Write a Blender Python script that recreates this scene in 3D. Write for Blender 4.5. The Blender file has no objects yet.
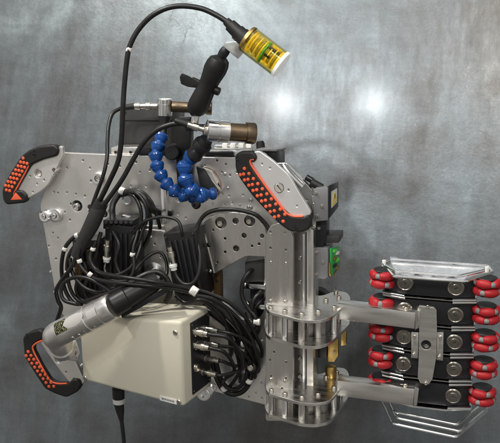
import bpy, bmesh, math, random
from mathutils import Vector, Matrix, Quaternion
random.seed(7)
sc = bpy.context.scene
COL = sc.collection
U = 0.002                      # metres per photo pixel on the front face of the mounting plate
rad = math.radians

# ------------------------------------------------------------------ camera
cam = bpy.data.objects.new('camera', bpy.data.cameras.new('camera')); COL.objects.link(cam)
CP = Vector((0.44, -1.60, 0.403))
FW = (-CP).normalized(); RT = FW.cross(Vector((0, 0, 1))).normalized(); UP = RT.cross(FW)
FPX = CP.length / U
cam.location = CP
cam.rotation_euler = Matrix((RT, UP, -FW)).transposed().to_euler()
cam.data.sensor_width = 36; cam.data.lens = FPX / 500 * 36
cam.data.clip_start = 0.05; cam.data.clip_end = 50
sc.camera = cam

# ------------------------------------------------------------------ world and lamps
w = bpy.data.worlds.new('World'); sc.world = w; w.use_nodes = True
wn, wl_ = w.node_tree.nodes, w.node_tree.links
bg_ = wn['Background']; bg_.inputs[1].default_value = 0.86
wt = wn.new('ShaderNodeTexCoord'); wx = wn.new('ShaderNodeSeparateXYZ'); wl_.new(wt.outputs['Generated'], wx.inputs[0])
wm_ = wn.new('ShaderNodeMapRange'); wm_.inputs[1].default_value = -1; wm_.inputs[2].default_value = 1; wl_.new(wx.outputs[2], wm_.inputs[0])
wr_ = wn.new('ShaderNodeValToRGB'); we = wr_.color_ramp.elements
we[0].position = .12; we[0].color = (.16, .15, .135, 1); we[1].position = .75; we[1].color = (.58, .58, .57, 1); e_ = we.new(.45); e_.color = (.46, .445, .42, 1)
wl_.new(wm_.outputs[0], wr_.inputs[0])
wz = wn.new('ShaderNodeTexNoise'); wz.inputs['Scale'].default_value = 2.4; wz.inputs['Detail'].default_value = 3; wl_.new(wt.outputs['Generated'], wz.inputs['Vector'])
wq = wn.new('ShaderNodeMapRange'); wq.inputs[1].default_value = .36; wq.inputs[2].default_value = .64; wq.inputs[3].default_value = .30; wq.inputs[4].default_value = 1.55; wl_.new(wz.outputs[0], wq.inputs[0])
wk = wn.new('ShaderNodeVectorMath'); wk.operation = 'SCALE'; wl_.new(wr_.outputs[0], wk.inputs[0]); wl_.new(wq.outputs[0], wk.inputs['Scale']); wl_.new(wk.outputs[0], bg_.inputs[0])
sc.view_settings.view_transform = 'Standard'; sc.view_settings.look = 'None'
sc.view_settings.exposure = 0; sc.view_settings.gamma = 1
def area(name, loc, target, sx, sy, power, col):
    l = bpy.data.lights.new(name, 'AREA'); l.shape = 'RECTANGLE'; l.size = sx; l.size_y = sy; l.energy = power; l.color = col
    o = bpy.data.objects.new(name, l); COL.objects.link(o); o.location = loc
    o.rotation_euler = (Vector(target) - Vector(loc)).to_track_quat('-Z', 'Y').to_euler(); return o
area('ceiling_lamp_left', (-1.15, -0.72, 2.15), (0, 0, 0), 0.15, 0.15, 46, (1, 0.95, 0.87))
area('ceiling_lamp_right', (0.78, -1.75, 1.85), (0, 0, 0), 0.20, 0.20, 25, (1, 0.95, 0.87))
area('overhead_soft_fill', (0.1, -0.6, 2.1), (0, 0.1, 0), 1.6, 0.9, 6, (1, 0.97, 0.93))  # added soft overhead fill, not a known fitting
def spot(name, loc, target, power, r, ang):
    l = bpy.data.lights.new(name, 'SPOT'); l.energy = power; l.shadow_soft_size = r; l.spot_size = rad(ang); l.spot_blend = 1; l.color = (0.93, 0.98, 1)
    o = bpy.data.objects.new(name, l); COL.objects.link(o); o.location = loc
    o.rotation_euler = (Vector(target) - Vector(loc)).to_track_quat('-Z', 'Y').to_euler(); return o

# ------------------------------------------------------------------ pixel -> world
def ray(px, py): return FW * FPX + RT * (px - 250) + UP * (221.5 - py)
def P(px, py, d=0):
    r = ray(px, py); t = (d * U - CP.y) / r.y; return CP + r * t
def PZ(px, py, z):
    r = ray(px, py); t = (z - CP.z) / r.z; return CP + r * t
def SC(px, py, d=0): return (P(px + .5, py, d) - P(px - .5, py, d)).length
TILT = rad(18)                # backdrop lean, added so the lamp reflections pass above the beacon
def wall_y(z): return YW + math.tan(TILT) * z
def wall_hit(px, py, yw):
    r = ray(px, py); t = (YW + math.tan(TILT) * CP.z - CP.y) / (r.y - math.tan(TILT) * r.z); return CP + r * t

YW = 0.40                      # the wall
for nm, px, py, pw in (('bench_lamp_left', 284, 104, 40), ('bench_lamp_right', 374, 102, 34)):
    h = wall_hit(px, py, YW); r = ray(px, py).normalized(); nw = Vector((0, -math.cos(TILT), math.sin(TILT))); rr = r - nw * 2 * r.dot(nw)
    spot(nm, h + rr * 2.6, h, pw, 0.035, 48)

# ------------------------------------------------------------------ materials
MATS = {}
def nodes(name):
    m = bpy.data.materials.new(name); m.use_nodes = True; MATS[name] = m
    return m, m.node_tree.nodes, m.node_tree.links, m.node_tree.nodes['Principled BSDF']
def N(nt, t, **kw):
    n = nt.new(t)
    for k, v in kw.items():
        if k in n.inputs.keys() if not hasattr(n, k) else False: n.inputs[k].default_value = v
        else: setattr(n, k, v)
    return n
def mat(name, col, rough=0.5, metal=0, var=0.12, scale=60, stretch=(1, 1, 1), bump=0.0, bscale=400, coat=0, spec=0.5, trans=0, ior=1.45, emit=0, rvar=0.12, sss=0):
    m, nt, lk, b = nodes(name)
    tc = nt.new('ShaderNodeTexCoord'); mp = nt.new('ShaderNodeMapping'); mp.inputs['Scale'].default_value = stretch
    lk.new(tc.outputs['Object'], mp.inputs[0])
    n = nt.new('ShaderNodeTexNoise'); n.inputs['Scale'].default_value = scale; n.inputs['Detail'].default_value = 5; n.inputs['Roughness'].default_value = .65
    lk.new(mp.outputs[0], n.inputs['Vector'])
    mx = nt.new('ShaderNodeMix'); mx.data_type = 'RGBA'; mx.inputs[6].default_value = [c * (1 - var) for c in col] + [1]; mx.inputs[7].default_value = [min(1, c * (1 + var)) for c in col] + [1]
    lk.new(n.outputs[0], mx.inputs[0]); lk.new(mx.outputs[2], b.inputs['Base Color'])
    mr = nt.new('ShaderNodeMapRange'); mr.inputs[1].default_value = .3; mr.inputs[2].default_value = .7
    mr.inputs[3].default_value = max(.02, rough - rvar); mr.inputs[4].default_value = min(1, rough + rvar)
    n2 = nt.new('ShaderNodeTexNoise'); n2.inputs['Scale'].default_value = scale * .35; n2.inputs['Detail'].default_value = 6
    lk.new(mp.outputs[0], n2.inputs['Vector']); lk.new(n2.outputs[0], mr.inputs[0]); lk.new(mr.outputs[0], b.inputs['Roughness'])
    b.inputs['Metallic'].default_value = metal; b.inputs['Specular IOR Level'].default_value = spec
    b.inputs['Coat Weight'].default_value = coat; b.inputs['Transmission Weight'].default_value = trans; b.inputs['IOR'].default_value = ior
    if emit: b.inputs['Emission Color'].default_value = list(col) + [1]; b.inputs['Emission Strength'].default_value = emit
    if sss: b.inputs['Subsurface Weight'].default_value = sss; b.inputs['Subsurface Radius'].default_value = (.004, .004, .004); b.inputs['Subsurface Scale'].default_value = 1
    if bump:
        n3 = nt.new('ShaderNodeTexNoise'); n3.inputs['Scale'].default_value = bscale; n3.inputs['Detail'].default_value = 3
        lk.new(mp.outputs[0], n3.inputs['Vector'])
        bp = nt.new('ShaderNodeBump'); bp.inputs['Strength'].default_value = bump; bp.inputs['Distance'].default_value = .001
        lk.new(n3.outputs[0], bp.inputs['Height']); lk.new(bp.outputs[0], b.inputs['Normal'])
    return m
mat('alu', (.80, .775, .74), .38, .95, var=.20, scale=18, stretch=(1, 1, 1), bump=.14, bscale=900, rvar=.17)
mat('alu_lit', (.93, .92, .91), .33, .8, var=.06, scale=14)  # lighter copy of alu; the handle plate's bright reflection is in the colour
mat('alu_brushed', (.63, .605, .57), .25, 1, var=.14, scale=40, stretch=(7, 7, .5), bump=.12, bscale=300)
mat('alu_hbrushed', (.78, .755, .715), .25, 1, var=.12, scale=40, stretch=(.5, 6, 7), bump=.12, bscale=300)
mat('alu_dark', (.26, .25, .24), .38, 1, var=.2, scale=40, stretch=(6, 6, .6), bump=.1, bscale=300)
mat('alu_bright', (.88, .88, .87), .22, 1, var=.08, scale=50, bump=.05)
mat('steel', (.62, .60, .57), .22, 1, var=.12, scale=120)
mat('nickel', (.66, .62, .55), .25, 1, var=.12, scale=160)
mat('cap_metal', (.27, .25, .22), .3, 1, var=.2, scale=120)
mat('bolt_dark', (.10, .095, .09), .35, 1, var=.2, scale=160)
mat('bronze', (.22, .165, .11), .36, 1, var=.12, scale=60, stretch=(.6, 4, 4))
mat('brass', (.55, .38, .13), .34, 1, var=.2, scale=90)
mat('rubber', (.011, .0105, .010), .55, 0, var=.3, scale=80, bump=.12, bscale=700)
mat('cable_black', (.009, .0088, .0085), .38, 0, var=.3, scale=120, bump=.06, bscale=500)
mat('plastic_black', (.010, .0098, .0096), .42, 0, spec=.35, var=.25, scale=60, bump=.12, bscale=900)
mat('anod_black', (.022, .022, .024), .36, .4, var=.25, scale=60, bump=.05, bscale=700)
mat('box_grey', (.19, .19, .195), .42, .3, var=.12, scale=60, bump=.06)
mat('box_dark', (.034, .033, .032), .5, 0, var=.3, scale=30, bump=.1, bscale=500)
mat('cream', (.605, .57, .465), .42, 0, var=.06, scale=9, bump=.10, bscale=1200, sss=0.0)
mat('white_tie', (.74, .72, .68), .38, 0, var=.06, scale=100)
mat('label_white', (.70, .69, .66), .45, 0, var=.05, scale=100)
mat('sticker_grey', (.46, .45, .43), .4, 0, var=.06, scale=80)
mat('ink', (.03, .03, .03), .6)
mat('blue', (.004, .052, .22), .30, 0, var=.18, scale=90, coat=.3)
mat('orange', (.74, .115, .045), .5, 0, var=.12, scale=120, bump=.1)
mat('red', (.40, .012, .018), .48, 0, var=.16, scale=130, bump=.08, bscale=500)
mat('wheel_grey', (.23, .225, .22), .45, 0, var=.15, scale=120)
mat('yellow', (.72, .52, .05), .45, 0, var=.08, scale=100)
mat('green_pcb', (.02, .30, .06), .35, 0, var=.3, scale=140, coat=.3)
mat('green_led', (.10, .62, .05), .3, 0, var=.3, scale=160)
mat('gold', (.98, .66, .06), .3, .2, var=.25, scale=160, emit=.22)
mat('olive', (.50, .44, .04), .35, .2, var=.4, scale=160)
mat('rust', (.11, .065, .03), .5, .7, var=.5, scale=60)
mat('white_cap', (.85, .86, .82), .3, 0, var=.04, scale=100, emit=.25)
mat('copper_cap', (.55, .26, .17), .3, 1)
mat('sleeve', (.020, .019, .018), .7, 0, var=.35, scale=90, bump=.5, bscale=1500)
# clear amber resin and crinkled clear film
m, nt, lk, b = nodes('amber_clear'); b.inputs['Base Color'].default_value = (1, .93, .52, 1); b.inputs['Roughness'].default_value = .04; b.inputs['Transmission Weight'].default_value = 1; b.inputs['IOR'].default_value = 1.3
m, nt, lk, b = nodes('clear_film'); b.inputs['Base Color'].default_value = (.80, .84, .90, 1); b.inputs['Roughness'].default_value = .10; b.inputs['IOR'].default_value = 1.45
tr = nt.new('ShaderNodeBsdfTransparent'); gl = b; ms = nt.new('ShaderNodeMixShader'); n = nt.new('ShaderNodeTexNoise'); n.inputs['Scale'].default_value = 38; n.inputs['Detail'].default_value = 3; n.inputs['Distortion'].default_value = 1.5
tc = nt.new('ShaderNodeTexCoord'); lk.new(tc.outputs['Object'], n.inputs['Vector'])
mr = nt.new('ShaderNodeMapRange'); mr.inputs[1].default_value = .38; mr.inputs[2].default_value = .68; mr.inputs[3].default_value = .26; mr.inputs[4].default_value = .40
ms.inputs[0].default_value = .30; lk.new(tr.outputs[0], ms.inputs[1]); lk.new(b.outputs[0], ms.inputs[2])
bp = nt.new('ShaderNodeBump'); bp.inputs['Strength'].default_value = 1; bp.inputs['Distance'].default_value = .0007; lk.new(n.outputs[0], bp.inputs['Height']); lk.new(bp.outputs[0], b.inputs['Normal'])
lk.new(ms.outputs[0], nt['Material Output'].inputs[0])
# caution scribble plate on the wrist: worn yellow print on black
m, nt, lk, b = nodes('print_plate'); tc = nt.new('ShaderNodeTexCoord'); v = nt.new('ShaderNodeTexNoise'); v.inputs['Scale'].default_value = 420; v.inputs['Detail'].default_value = 1
lk.new(tc.outputs['Object'], v.inputs['Vector']); cr = nt.new('ShaderNodeValToRGB'); cr.color_ramp.elements[0].position = .53; cr.color_ramp.elements[0].color = (.012, .012, .01, 1); cr.color_ramp.elements[1].position = .62; cr.color_ramp.elements[1].color = (.26, .27, .09, 1)
lk.new(v.outputs[0], cr.inputs[0]); lk.new(cr.outputs[0], b.inputs['Base Color']); b.inputs['Roughness'].default_value = .4

def wall_material():
    m, nt, lk, b = nodes('wall_metal')
    tc = nt.new('ShaderNodeTexCoord')
    def noise(scale, stretch=(1, 1, 1), detail=6, rough=.6, dist=0, loc=(0, 0, 0)):
        mp = nt.new('ShaderNodeMapping'); mp.inputs['Scale'].default_value = stretch; mp.inputs['Location'].default_value = loc
        lk.new(tc.outputs['Object'], mp.inputs[0]); n = nt.new('ShaderNodeTexNoise')
        n.inputs['Scale'].default_value = scale; n.inputs['Detail'].default_value = detail; n.inputs['Roughness'].default_value = rough; n.inputs['Distortion'].default_value = dist
        lk.new(mp.outputs[0], n.inputs['Vector']); return n.outputs[0]
    def ramp(src, stops):
        r = nt.new('ShaderNodeValToRGB'); e = r.color_ramp.elements
        while len(e) < len(stops): e.new(.5)
        for q, (p, c) in zip(e, stops): q.position = p; q.color = tuple(c) + (1,)
        lk.new(src, r.inputs[0]); return r.outputs[0]
    def mix(a, bb, fac, mode='MIX'):
        x = nt.new('ShaderNodeMix'); x.data_type = 'RGBA'; x.blend_type = mode
        if isinstance(fac, float): x.inputs[0].default_value = fac
        else: lk.new(fac, x.inputs[0])
        for i, s in ((6, a), (7, bb)):
            if isinstance(s, tuple): x.inputs[i].default_value = s + (1,)
            else: lk.new(s, x.inputs[i])
        return x.outputs[2]
    big = ramp(noise(3.0, (1, 1, .85), 7, .62, .5, (3.1, 0, 1.2)), [(.32, (.090, .087, .083)), (.44, (.122, .129, .133)), (.56, (.155, .176, .188)), (.70, (.27, .31, .33))])
    streak = ramp(noise(7, (2.6, 1, .35), 6, .62, .6), [(.32, (.66, .65, .64)), (.68, (1.34, 1.36, 1.38))])
    c = mix(big, streak, .38, 'MULTIPLY')
    weave = ramp(noise(20, (.3, 1, 2.6), 5, .65, .2), [(.35, (.86, .86, .86)), (.68, (1.16, 1.16, 1.16))])
    c = mix(c, weave, .45, 'MULTIPLY')
    fine = ramp(noise(170, (1, 1, 1), 4, .7), [(.3, (.88, .88, .88)), (.7, (1.12, 1.12, 1.12))])
    c = mix(c, fine, .8, 'MULTIPLY')
    speck = ramp(noise(300, (1.0, 1, .8), 2, .5), [(.66, (0, 0, 0)), (.74, (1, 1, 1))])
    patch = ramp(noise(5, (1, 1, 1), 4, .6, .5, (7, 0, 2)), [(.50, (0, 0, 0)), (.70, (.4, .4, .4))])
    c = mix(c, (.44, .47, .48), mix(speck, patch, 1.0, 'MULTIPLY'))
    vor = nt.new('ShaderNodeTexVoronoi'); vor.feature = 'DISTANCE_TO_EDGE'; vor.inputs['Scale'].default_value = 3.3
    wob = nt.new('ShaderNodeTexNoise'); wob.inputs['Scale'].default_value = 9; wob.inputs['Detail'].default_value = 6; lk.new(tc.outputs['Object'], wob.inputs['Vector'])
    mad = nt.new('ShaderNodeVectorMath'); mad.operation = 'MULTIPLY_ADD'; mad.inputs[1].default_value = (.22, .22, .22); lk.new(wob.outputs[1], mad.inputs[0]); lk.new(tc.outputs['Object'], mad.inputs[2]); lk.new(mad.outputs[0], vor.inputs['Vector'])
    crack = ramp(vor.outputs['Distance'], [(0.0, (1, 1, 1)), (.012, (0, 0, 0))])
    cm = ramp(noise(4, (1, 1, 1), 3, .5, .2, (1.5, 0, 8)), [(.60, (0, 0, 0)), (.68, (.5, .5, .5))])
    c = mix(c, (.05, .05, .05), mix(crack, cm, 1.0, 'MULTIPLY'))
    lk.new(c, b.inputs['Base Color'])
    b.inputs['Metallic'].default_value = .62; b.inputs['Coat Weight'].default_value = .25; b.inputs['Coat Roughness'].default_value = .15
    rn = nt.new('ShaderNodeMapRange'); rn.inputs[1].default_value = .3; rn.inputs[2].default_value = .7; rn.inputs[3].default_value = .31; rn.inputs[4].default_value = .46
    lk.new(noise(26, (2, 1, .5), 6, .7), rn.inputs[0]); lk.new(rn.outputs[0], b.inputs['Roughness'])
    bp = nt.new('ShaderNodeBump'); bp.inputs['Strength'].default_value = .22; bp.inputs['Distance'].default_value = .003; lk.new(noise(34, (1, 1, 1), 6, .7), bp.inputs['Height']); lk.new(bp.outputs[0], b.inputs['Normal'])
wall_material()

# ------------------------------------------------------------------ mesh helpers
def obj(name, bm, m, parent=None, smooth=32):
    me = bpy.data.meshes.new(name); bmesh.ops.recalc_face_normals(bm, faces=bm.faces); bm.to_mesh(me); bm.free()
    return link(name, me, m, parent, smooth)
def link(name, me, m, parent=None, smooth=32):
    if m: me.materials.clear(); me.materials.append(MATS[m])
    if smooth:
        for p in me.polygons: p.use_smooth = True
        me.set_sharp_from_angle(angle=rad(smooth))
    o = bpy.data.objects.new(name, me); COL.objects.link(o)
    if parent is not None: attach(o, parent)
    return o
def root_offset(p):
    v = Vector()
    while p is not None: v = v + p.location; p = p.parent
    return v
def attach(o, p):
    o.parent = p; o.matrix_parent_inverse = Matrix.Translation(-p.matrix_basis.translation) if p.type == 'EMPTY' else Matrix.Identity(4)
def tag(o, label, cat, group=None):
    o['label'] = label; o['category'] = cat
    if group: o['group'] = group
    return o
def thing(name, label, cat, loc=(0, 0, 0), group=None):
    o = bpy.data.objects.new(name, None); COL.objects.link(o); o.location = loc; o.empty_display_size = .02
    return tag(o, label, cat, group)
def frame(axis):
    a = axis.normalized(); u = a.cross(Vector((0, 0, 1)) if abs(a.z) < .9 else Vector((1, 0, 0))).normalized(); return a, u, a.cross(u)
def lathe_bm(prof, A, B, seg=28, bm=None):
    """prof: (t along A->B in metres or 0..1 if rel, r)"""
    bm = bm or bmesh.new(); A = Vector(A); B = Vector(B); L = (B - A).length; a, u, v = frame(B - A)
    rings = []
    for t, r in prof:
        c = A + a * (t * L)
        if r <= 1e-7: rings.append([bm.verts.new(c)])
        else: rings.append([bm.verts.new(c + (u * math.cos(2 * math.pi * k / seg) + v * math.sin(2 * math.pi * k / seg)) * r) for k in range(seg)])
    for r0, r1 in zip(rings, rings[1:]):
        if len(r0) == 1 and len(r1) == 1: continue
        for k in range(seg):
            k2 = (k + 1) % seg
            if len(r0) == 1: bm.faces.new((r0[0], r1[k2], r1[k]))
            elif len(r1) == 1: bm.faces.new((r0[k], r0[k2], r1[0]))
            else: bm.faces.new((r0[k], r0[k2], r1[k2], r1[k]))
    for r, flip in ((rings[0], 1), (rings[-1], 0)):
        if len(r) > 1: bm.faces.new(r[::-1] if flip else r)
    return bm
def cyl_bm(A, B, r, bev=None, seg=28, bm=None, r2=None):
    L = (Vector(B) - Vector(A)).length; bev = r * .12 if bev is None else bev; t = min(.4, bev / L); r2 = r2 or r
    return lathe_bm([(0, r - bev), (t, r), (1 - t, r2), (1, r2 - bev)], A, B, seg, bm)
def ball_bm(c, r, bm=None, seg=20):
    c = Vector(c); pr = [((1 - math.cos(math.pi * k / 10)) / 2, r * math.sin(math.pi * k / 10)) for k in range(11)]
    pr[0] = (0, 0); pr[-1] = (1, 0)
    return lathe_bm(pr, c - Vector((0, 0, r)), c + Vector((0, 0, r)), seg, bm)
def spline(pts, n=8):
    pts = [Vector(p) for p in pts]; out = []
    for i in range(len(pts) - 1):
        p0 = pts[max(i - 1, 0)]; p1 = pts[i]; p2 = pts[i + 1]; p3 = pts[min(i + 2, len(pts) - 1)]
        for k in range(n):
            t = k / n
            out.append(.5 * ((2 * p1) + (p2 - p0) * t + (2 * p0 - 5 * p1 + 4 * p2 - p3) * t * t + (3 * p1 - p0 - 3 * p2 + p3) * t ** 3))
    out.append(pts[-1]); return out
def tube_bm(pts, r, seg=10, n=8, bm=None, sm=True, closed=False):
    bm = bm or bmesh.new(); pts = spline(pts, n) if sm else [Vector(p) for p in pts]
    rr = r if callable(r) else (lambda t: r)
    a, u, v = frame(pts[1] - pts[0]); rings = []; prev = a
    for i, p in enumerate(pts):
        tdir = (pts[min(i + 1, len(pts) - 1)] - pts[max(i - 1, 0)])
        if tdir.length < 1e-9: tdir = prev
        tdir.normalize(); q = prev.rotation_difference(tdir); u = q @ u; u = (u - tdir * u.dot(tdir)).normalized(); v = tdir.cross(u); prev = tdir
        R = rr(i / (len(pts) - 1)); rings.append([bm.verts.new(p + (u * math.cos(2 * math.pi * k / seg) + v * math.sin(2 * math.pi * k / seg)) * R) for k in range(seg)])
    for r0, r1 in zip(rings, rings[1:]):
        for k in range(seg): k2 = (k + 1) % seg; bm.faces.new((r0[k], r0[k2], r1[k2], r1[k]))
    bm.faces.new(rings[0][::-1]); bm.faces.new(rings[-1]); return bm
def loft_bm(A, B, bev=0, seg=2, bm=None):
    bm = bm or bmesh.new(); va = [bm.verts.new(p) for p in A]; vb = [bm.verts.new(p) for p in B]; n = len(A)
    bm.faces.new(va); bm.faces.new(vb[::-1])
    for k in range(n): bm.faces.new((va[(k + 1) % n], va[k], vb[k], vb[(k + 1) % n]))
    if bev:
        bmesh.ops.recalc_face_normals(bm, faces=bm.faces)
        bmesh.ops.bevel(bm, geom=list(bm.edges), offset=bev, offset_type='OFFSET', segments=seg, profile=.5, affect='EDGES', clamp_overlap=True)
    return bm
def prism_bm(poly, d, t, bev=.0008, seg=2):
    """pixel polygon on plane d, extruded t units to the back"""
    A = [P(x, y, d) for x, y in poly]; B = [p + Vector((0, t * U, 0)) for p in A]
    return loft_bm(A, B, bev, seg)
def rnd(poly, r, n=4):
    """round polygon corners (2-D)"""
    out = []; L = len(poly)
    for i in range(L):
        p = Vector(poly[i]).to_2d(); a = Vector(poly[i - 1]).to_2d() - p; b = Vector(poly[(i + 1) % L]).to_2d() - p
        k = min(r, a.length * .45, b.length * .45); s = p + a.normalized() * k; e = p + b.normalized() * k
        for j in range(n + 1):
            t = j / n; out.append(tuple(s * (1 - t) ** 2 + p * 2 * t * (1 - t) + e * t * t))
    return out
def cap_sharp(me):
    bm = bmesh.new(); bm.from_mesh(me)
    for e in bm.edges:
        k = [abs(f.normal.y) > .995 for f in e.link_faces]
        if len(k) == 2 and k[0] != k[1]: e.smooth = False
    bm.to_mesh(me); bm.free()
def plate_mesh(loops, basis, depth, bev, res=1):
    """filled outline with real holes; loops = lists of 2-D points, first is outside. basis maps (x,y,z)->world, z=0 front .. depth back"""
    cu = bpy.data.curves.new('tmp', 'CURVE'); cu.dimensions = '2D'; cu.fill_mode = 'BOTH'
    cu.extrude = max(depth / 2 - bev, 1e-5); cu.bevel_depth = bev; cu.bevel_resolution = res; cu.offset = -bev
    for lp in loops:
        s = cu.splines.new('POLY'); s.points.add(len(lp) - 1)
        for q, (x, y) in zip(s.points, lp): q.co = (x, y, 0, 1)
        s.use_cyclic_u = True
    o = bpy.data.objects.new('tmp', cu); COL.objects.link(o)
    dg = bpy.context.evaluated_depsgraph_get(); me = bpy.data.meshes.new_from_object(o.evaluated_get(dg))
    bpy.data.objects.remove(o); bpy.data.curves.remove(cu)
    for v in me.vertices: v.co = basis(v.co.x, v.co.y, v.co.z + depth / 2)
    return me
def circ(x, y, r, n=16): return [(x + r * math.cos(2 * math.pi * k / n), y + r * math.sin(2 * math.pi * k / n)) for k in range(n)]
def vplate(name, poly, d, t, m, parent=None, holes=(), cut=(), bev=.0009):
    """upright plate: pixel outline on plane d; holes (px,py,rpx); cut = inner pixel polygons"""
    def w2(p): q = P(p[0], p[1], d); return (q.x, q.z)
    loops = [[w2(p) for p in poly]]
    for h in holes:
        q = P(h[0], h[1], d); loops.append(circ(q.x, q.z, h[2] * SC(h[0], h[1], d), 14 if h[2] < 3 else 24))
    for c in cut: loops.append([w2(p) for p in c])
    me = plate_mesh(loops, lambda x, y, z: Vector((x, d * U + z, y)), t * U, bev)
    bm = bmesh.new(); bm.from_mesh(me); bpy.data.meshes.remove(me); bmesh.ops.remove_doubles(bm, verts=bm.verts, dist=1e-6)
    return obj(name, bm, m, parent, 14)
def hplate(name, poly, z, t, m, parent=None, holes=(), bev=.0009):
    """level plate: pixel outline of its top face on height z"""
    q = [PZ(x, y, z) for x, y in poly]; loops = [[(p.x, p.y) for p in q]]
    for h in holes:
        p = PZ(h[0], h[1], z); loops.append(circ(p.x, p.y, h[2], 14))
    me = plate_mesh(loops, lambda x, y, zz: Vector((x, y, z - zz)), t, bev)
    bm = bmesh.new(); bm.from_mesh(me); bpy.data.meshes.remove(me); bmesh.ops.remove_doubles(bm, verts=bm.verts, dist=1e-6)
    return obj(name, bm, m, parent, 14)
# shared fastener meshes, axis -Y, unit radius, base at y=0
def bolt_mesh(kind):
    bm = bmesh.new()
    if kind == 'cap':
        lathe_bm([(0, 1), (.85, 1), (1, .86), (1, .52), (.45, .50), (.45, 0)], (0, 0, 0), (0, -1.1, 0), 16, bm)
    elif kind == 'button':
        lathe_bm([(0, 1), (.3, 1), (.75, .8), (1, .5), (1, .42), (.35, .40), (.35, 0)], (0, 0, 0), (0, -.7, 0), 16, bm)
    elif kind == 'washer':
        lathe_bm([(0, 1), (.2, 1), (.28, .95), (.28, .62), (.9, .60), (1, .5), (1, .3), (.5, .28), (.5, 0)], (0, 0, 0), (0, -1.0, 0), 18, bm)
    elif kind == 'cross':
        lathe_bm([(0, 1), (.5, 1), (1, .75), (1, 0)], (0, 0, 0), (0, -.5, 0), 16, bm)
        for a in (0, 1):
            s = (.55, .14) if a else (.14, .55)
            fs = [bm.verts.new((sx * s[0], -.505, sz * s[1])) for sx, sz in ((-1, -1), (1, -1), (1, 1), (-1, 1))]; bm.faces.new(fs)
    bmesh.ops.recalc_face_normals(bm, faces=bm.faces); me = bpy.data.meshes.new('bolt'); bm.to_mesh(me); bm.free()
    for p in me.polygons: p.use_smooth = True
    me.set_sharp_from_angle(angle=rad(35)); return me
BOLTS = {}
def bolt_at(pos, direction, r, parent, kind='cap', m='steel', name='bolt'):
    key = (kind, m)
    if key not in BOLTS:
        me = bolt_mesh(kind); me.materials.append(MATS[m]); BOLTS[key] = me
    o = bpy.data.objects.new(name, BOLTS[key]); COL.objects.link(o)
    q = Vector((0, -1, 0)).rotation_difference(Vector(direction)); o.rotation_mode = 'QUATERNION'
    o.rotation_quaternion = q @ Quaternion((0, 1, 0), random.random() * 6); o.location = pos; o.scale = (r, r, r)
    attach(o, parent); return o
def bolt(px, py, d, rpx, parent, kind='cap', m='steel', name='bolt'):
    return bolt_at(P(px, py, d), (0, -1, 0), rpx * SC(px, py, d), parent, kind, m, name)
def pt(*a): return [P(*q) for q in a]

# ================================================================== SETTING: the wall
bm = bmesh.new()
for x, z in ((-4, -3), (4, -3), (4, 3), (-4, 3)): bm.verts.new((x, wall_y(z), z))
bm.faces.new(bm.verts); wl = obj('wall', bm, 'wall_metal', None, 0); wl['kind'] = 'structure'

# ================================================================== mounting plate
pl_out = rnd([(57, 152.5), (120, 155), (240, 158), (268, 185), (291, 225), (291, 412), (262, 404), (205, 389), (90, 352), (58, 308), (40, 205)], 5)
window = rnd([(217, 262), (248, 246), (264, 246), (264, 312), (256, 322), (238, 318), (222, 300), (215, 292)], 5)
slot = rnd([(139, 206), (165, 206), (165, 226), (141, 226)], 3)
ph = []
small = [(83, 160.5), (90, 168), (67, 168), (54, 192), (58, 193), (67, 192.5), (76, 194), (71, 204), (65, 212), (70, 220), (53, 233), (58, 238), (49, 246), (56, 259), (50, 272), (54, 292), (85, 196), (91, 181), (108, 164), (120, 166), (136, 162), (140, 172), (150, 170), (131, 186), (139, 188), (146, 186),
         (205, 165), (217, 160.5), (222, 172), (230, 175), (237, 172), (229, 196), (222, 194), (243, 195), (213, 204), (224, 205), (232, 203), (151, 236), (154, 244), (161, 256), (178, 214), (186, 218), (146, 254), (208, 170), (226, 164),
         (227, 346), (236, 353), (233, 368), (244, 372), (257, 372), (262, 383), (256, 393), (243, 387), (231, 390), (222, 385), (262, 398), (236, 392.5), (249, 397), (246, 360), (258, 352), (262, 340), (248, 345), (215, 386)]
for x, y in small: ph.append((x, y, 0.95 + .25 * random.random()))
for x, y, r in [(77, 206, 5.2), (90, 207.5, 2.6), (104, 214, 3.5), (99, 178, 4.2), (56, 171, 2.8), (111, 212, 3), (196, 204.5, 4.6), (126, 200, 4), (178, 200, 2.2)]: ph.append((x, y, r))
plate = vplate('mounting_plate', pl_out, 0, 5, 'alu', None, ph, [window, slot])
tag(plate, 'large pale aluminium mounting plate drilled with many small holes behind all the devices', 'plate')
for x, y, r, k, m_ in [(77, 206.5, 3.4, 'cap', 'steel'), (90, 207.5, 1.6, 'cap', 'bolt_dark'), (104, 214, 2.4, 'cap', 'bolt_dark'), (99, 178, 3.2, 'cap', 'steel'), (196, 204.5, 3.2, 'cap', 'bolt_dark')]:
    bolt(x, y, 4, r, plate, k, m_)
    bm = bmesh.new(); cyl_bm(P(x, y, 5.5), P(x, y, 8), r * 1.9 * U, bm=bm); obj('hole_back', bm, 'anod_black', plate)
for x, y, r in [(86, 231, 1.8), (101, 239, 2), (118, 190, 2.4), (155, 164, 1.4), (203, 186, 1.6), (225, 174, 1.8), (219, 190, 1.6), (228, 188, 1.2), (212, 215, 1.3), (251, 200, 2.2), (249, 207, 2.2), (245, 183, 1.2), (258, 366, 3.2), (240, 205, 1.2), (60, 150.5 + 8, 1.3), (110, 178, 1.5)]:
    bolt(x, y, 0, r, plate, 'button')
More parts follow.
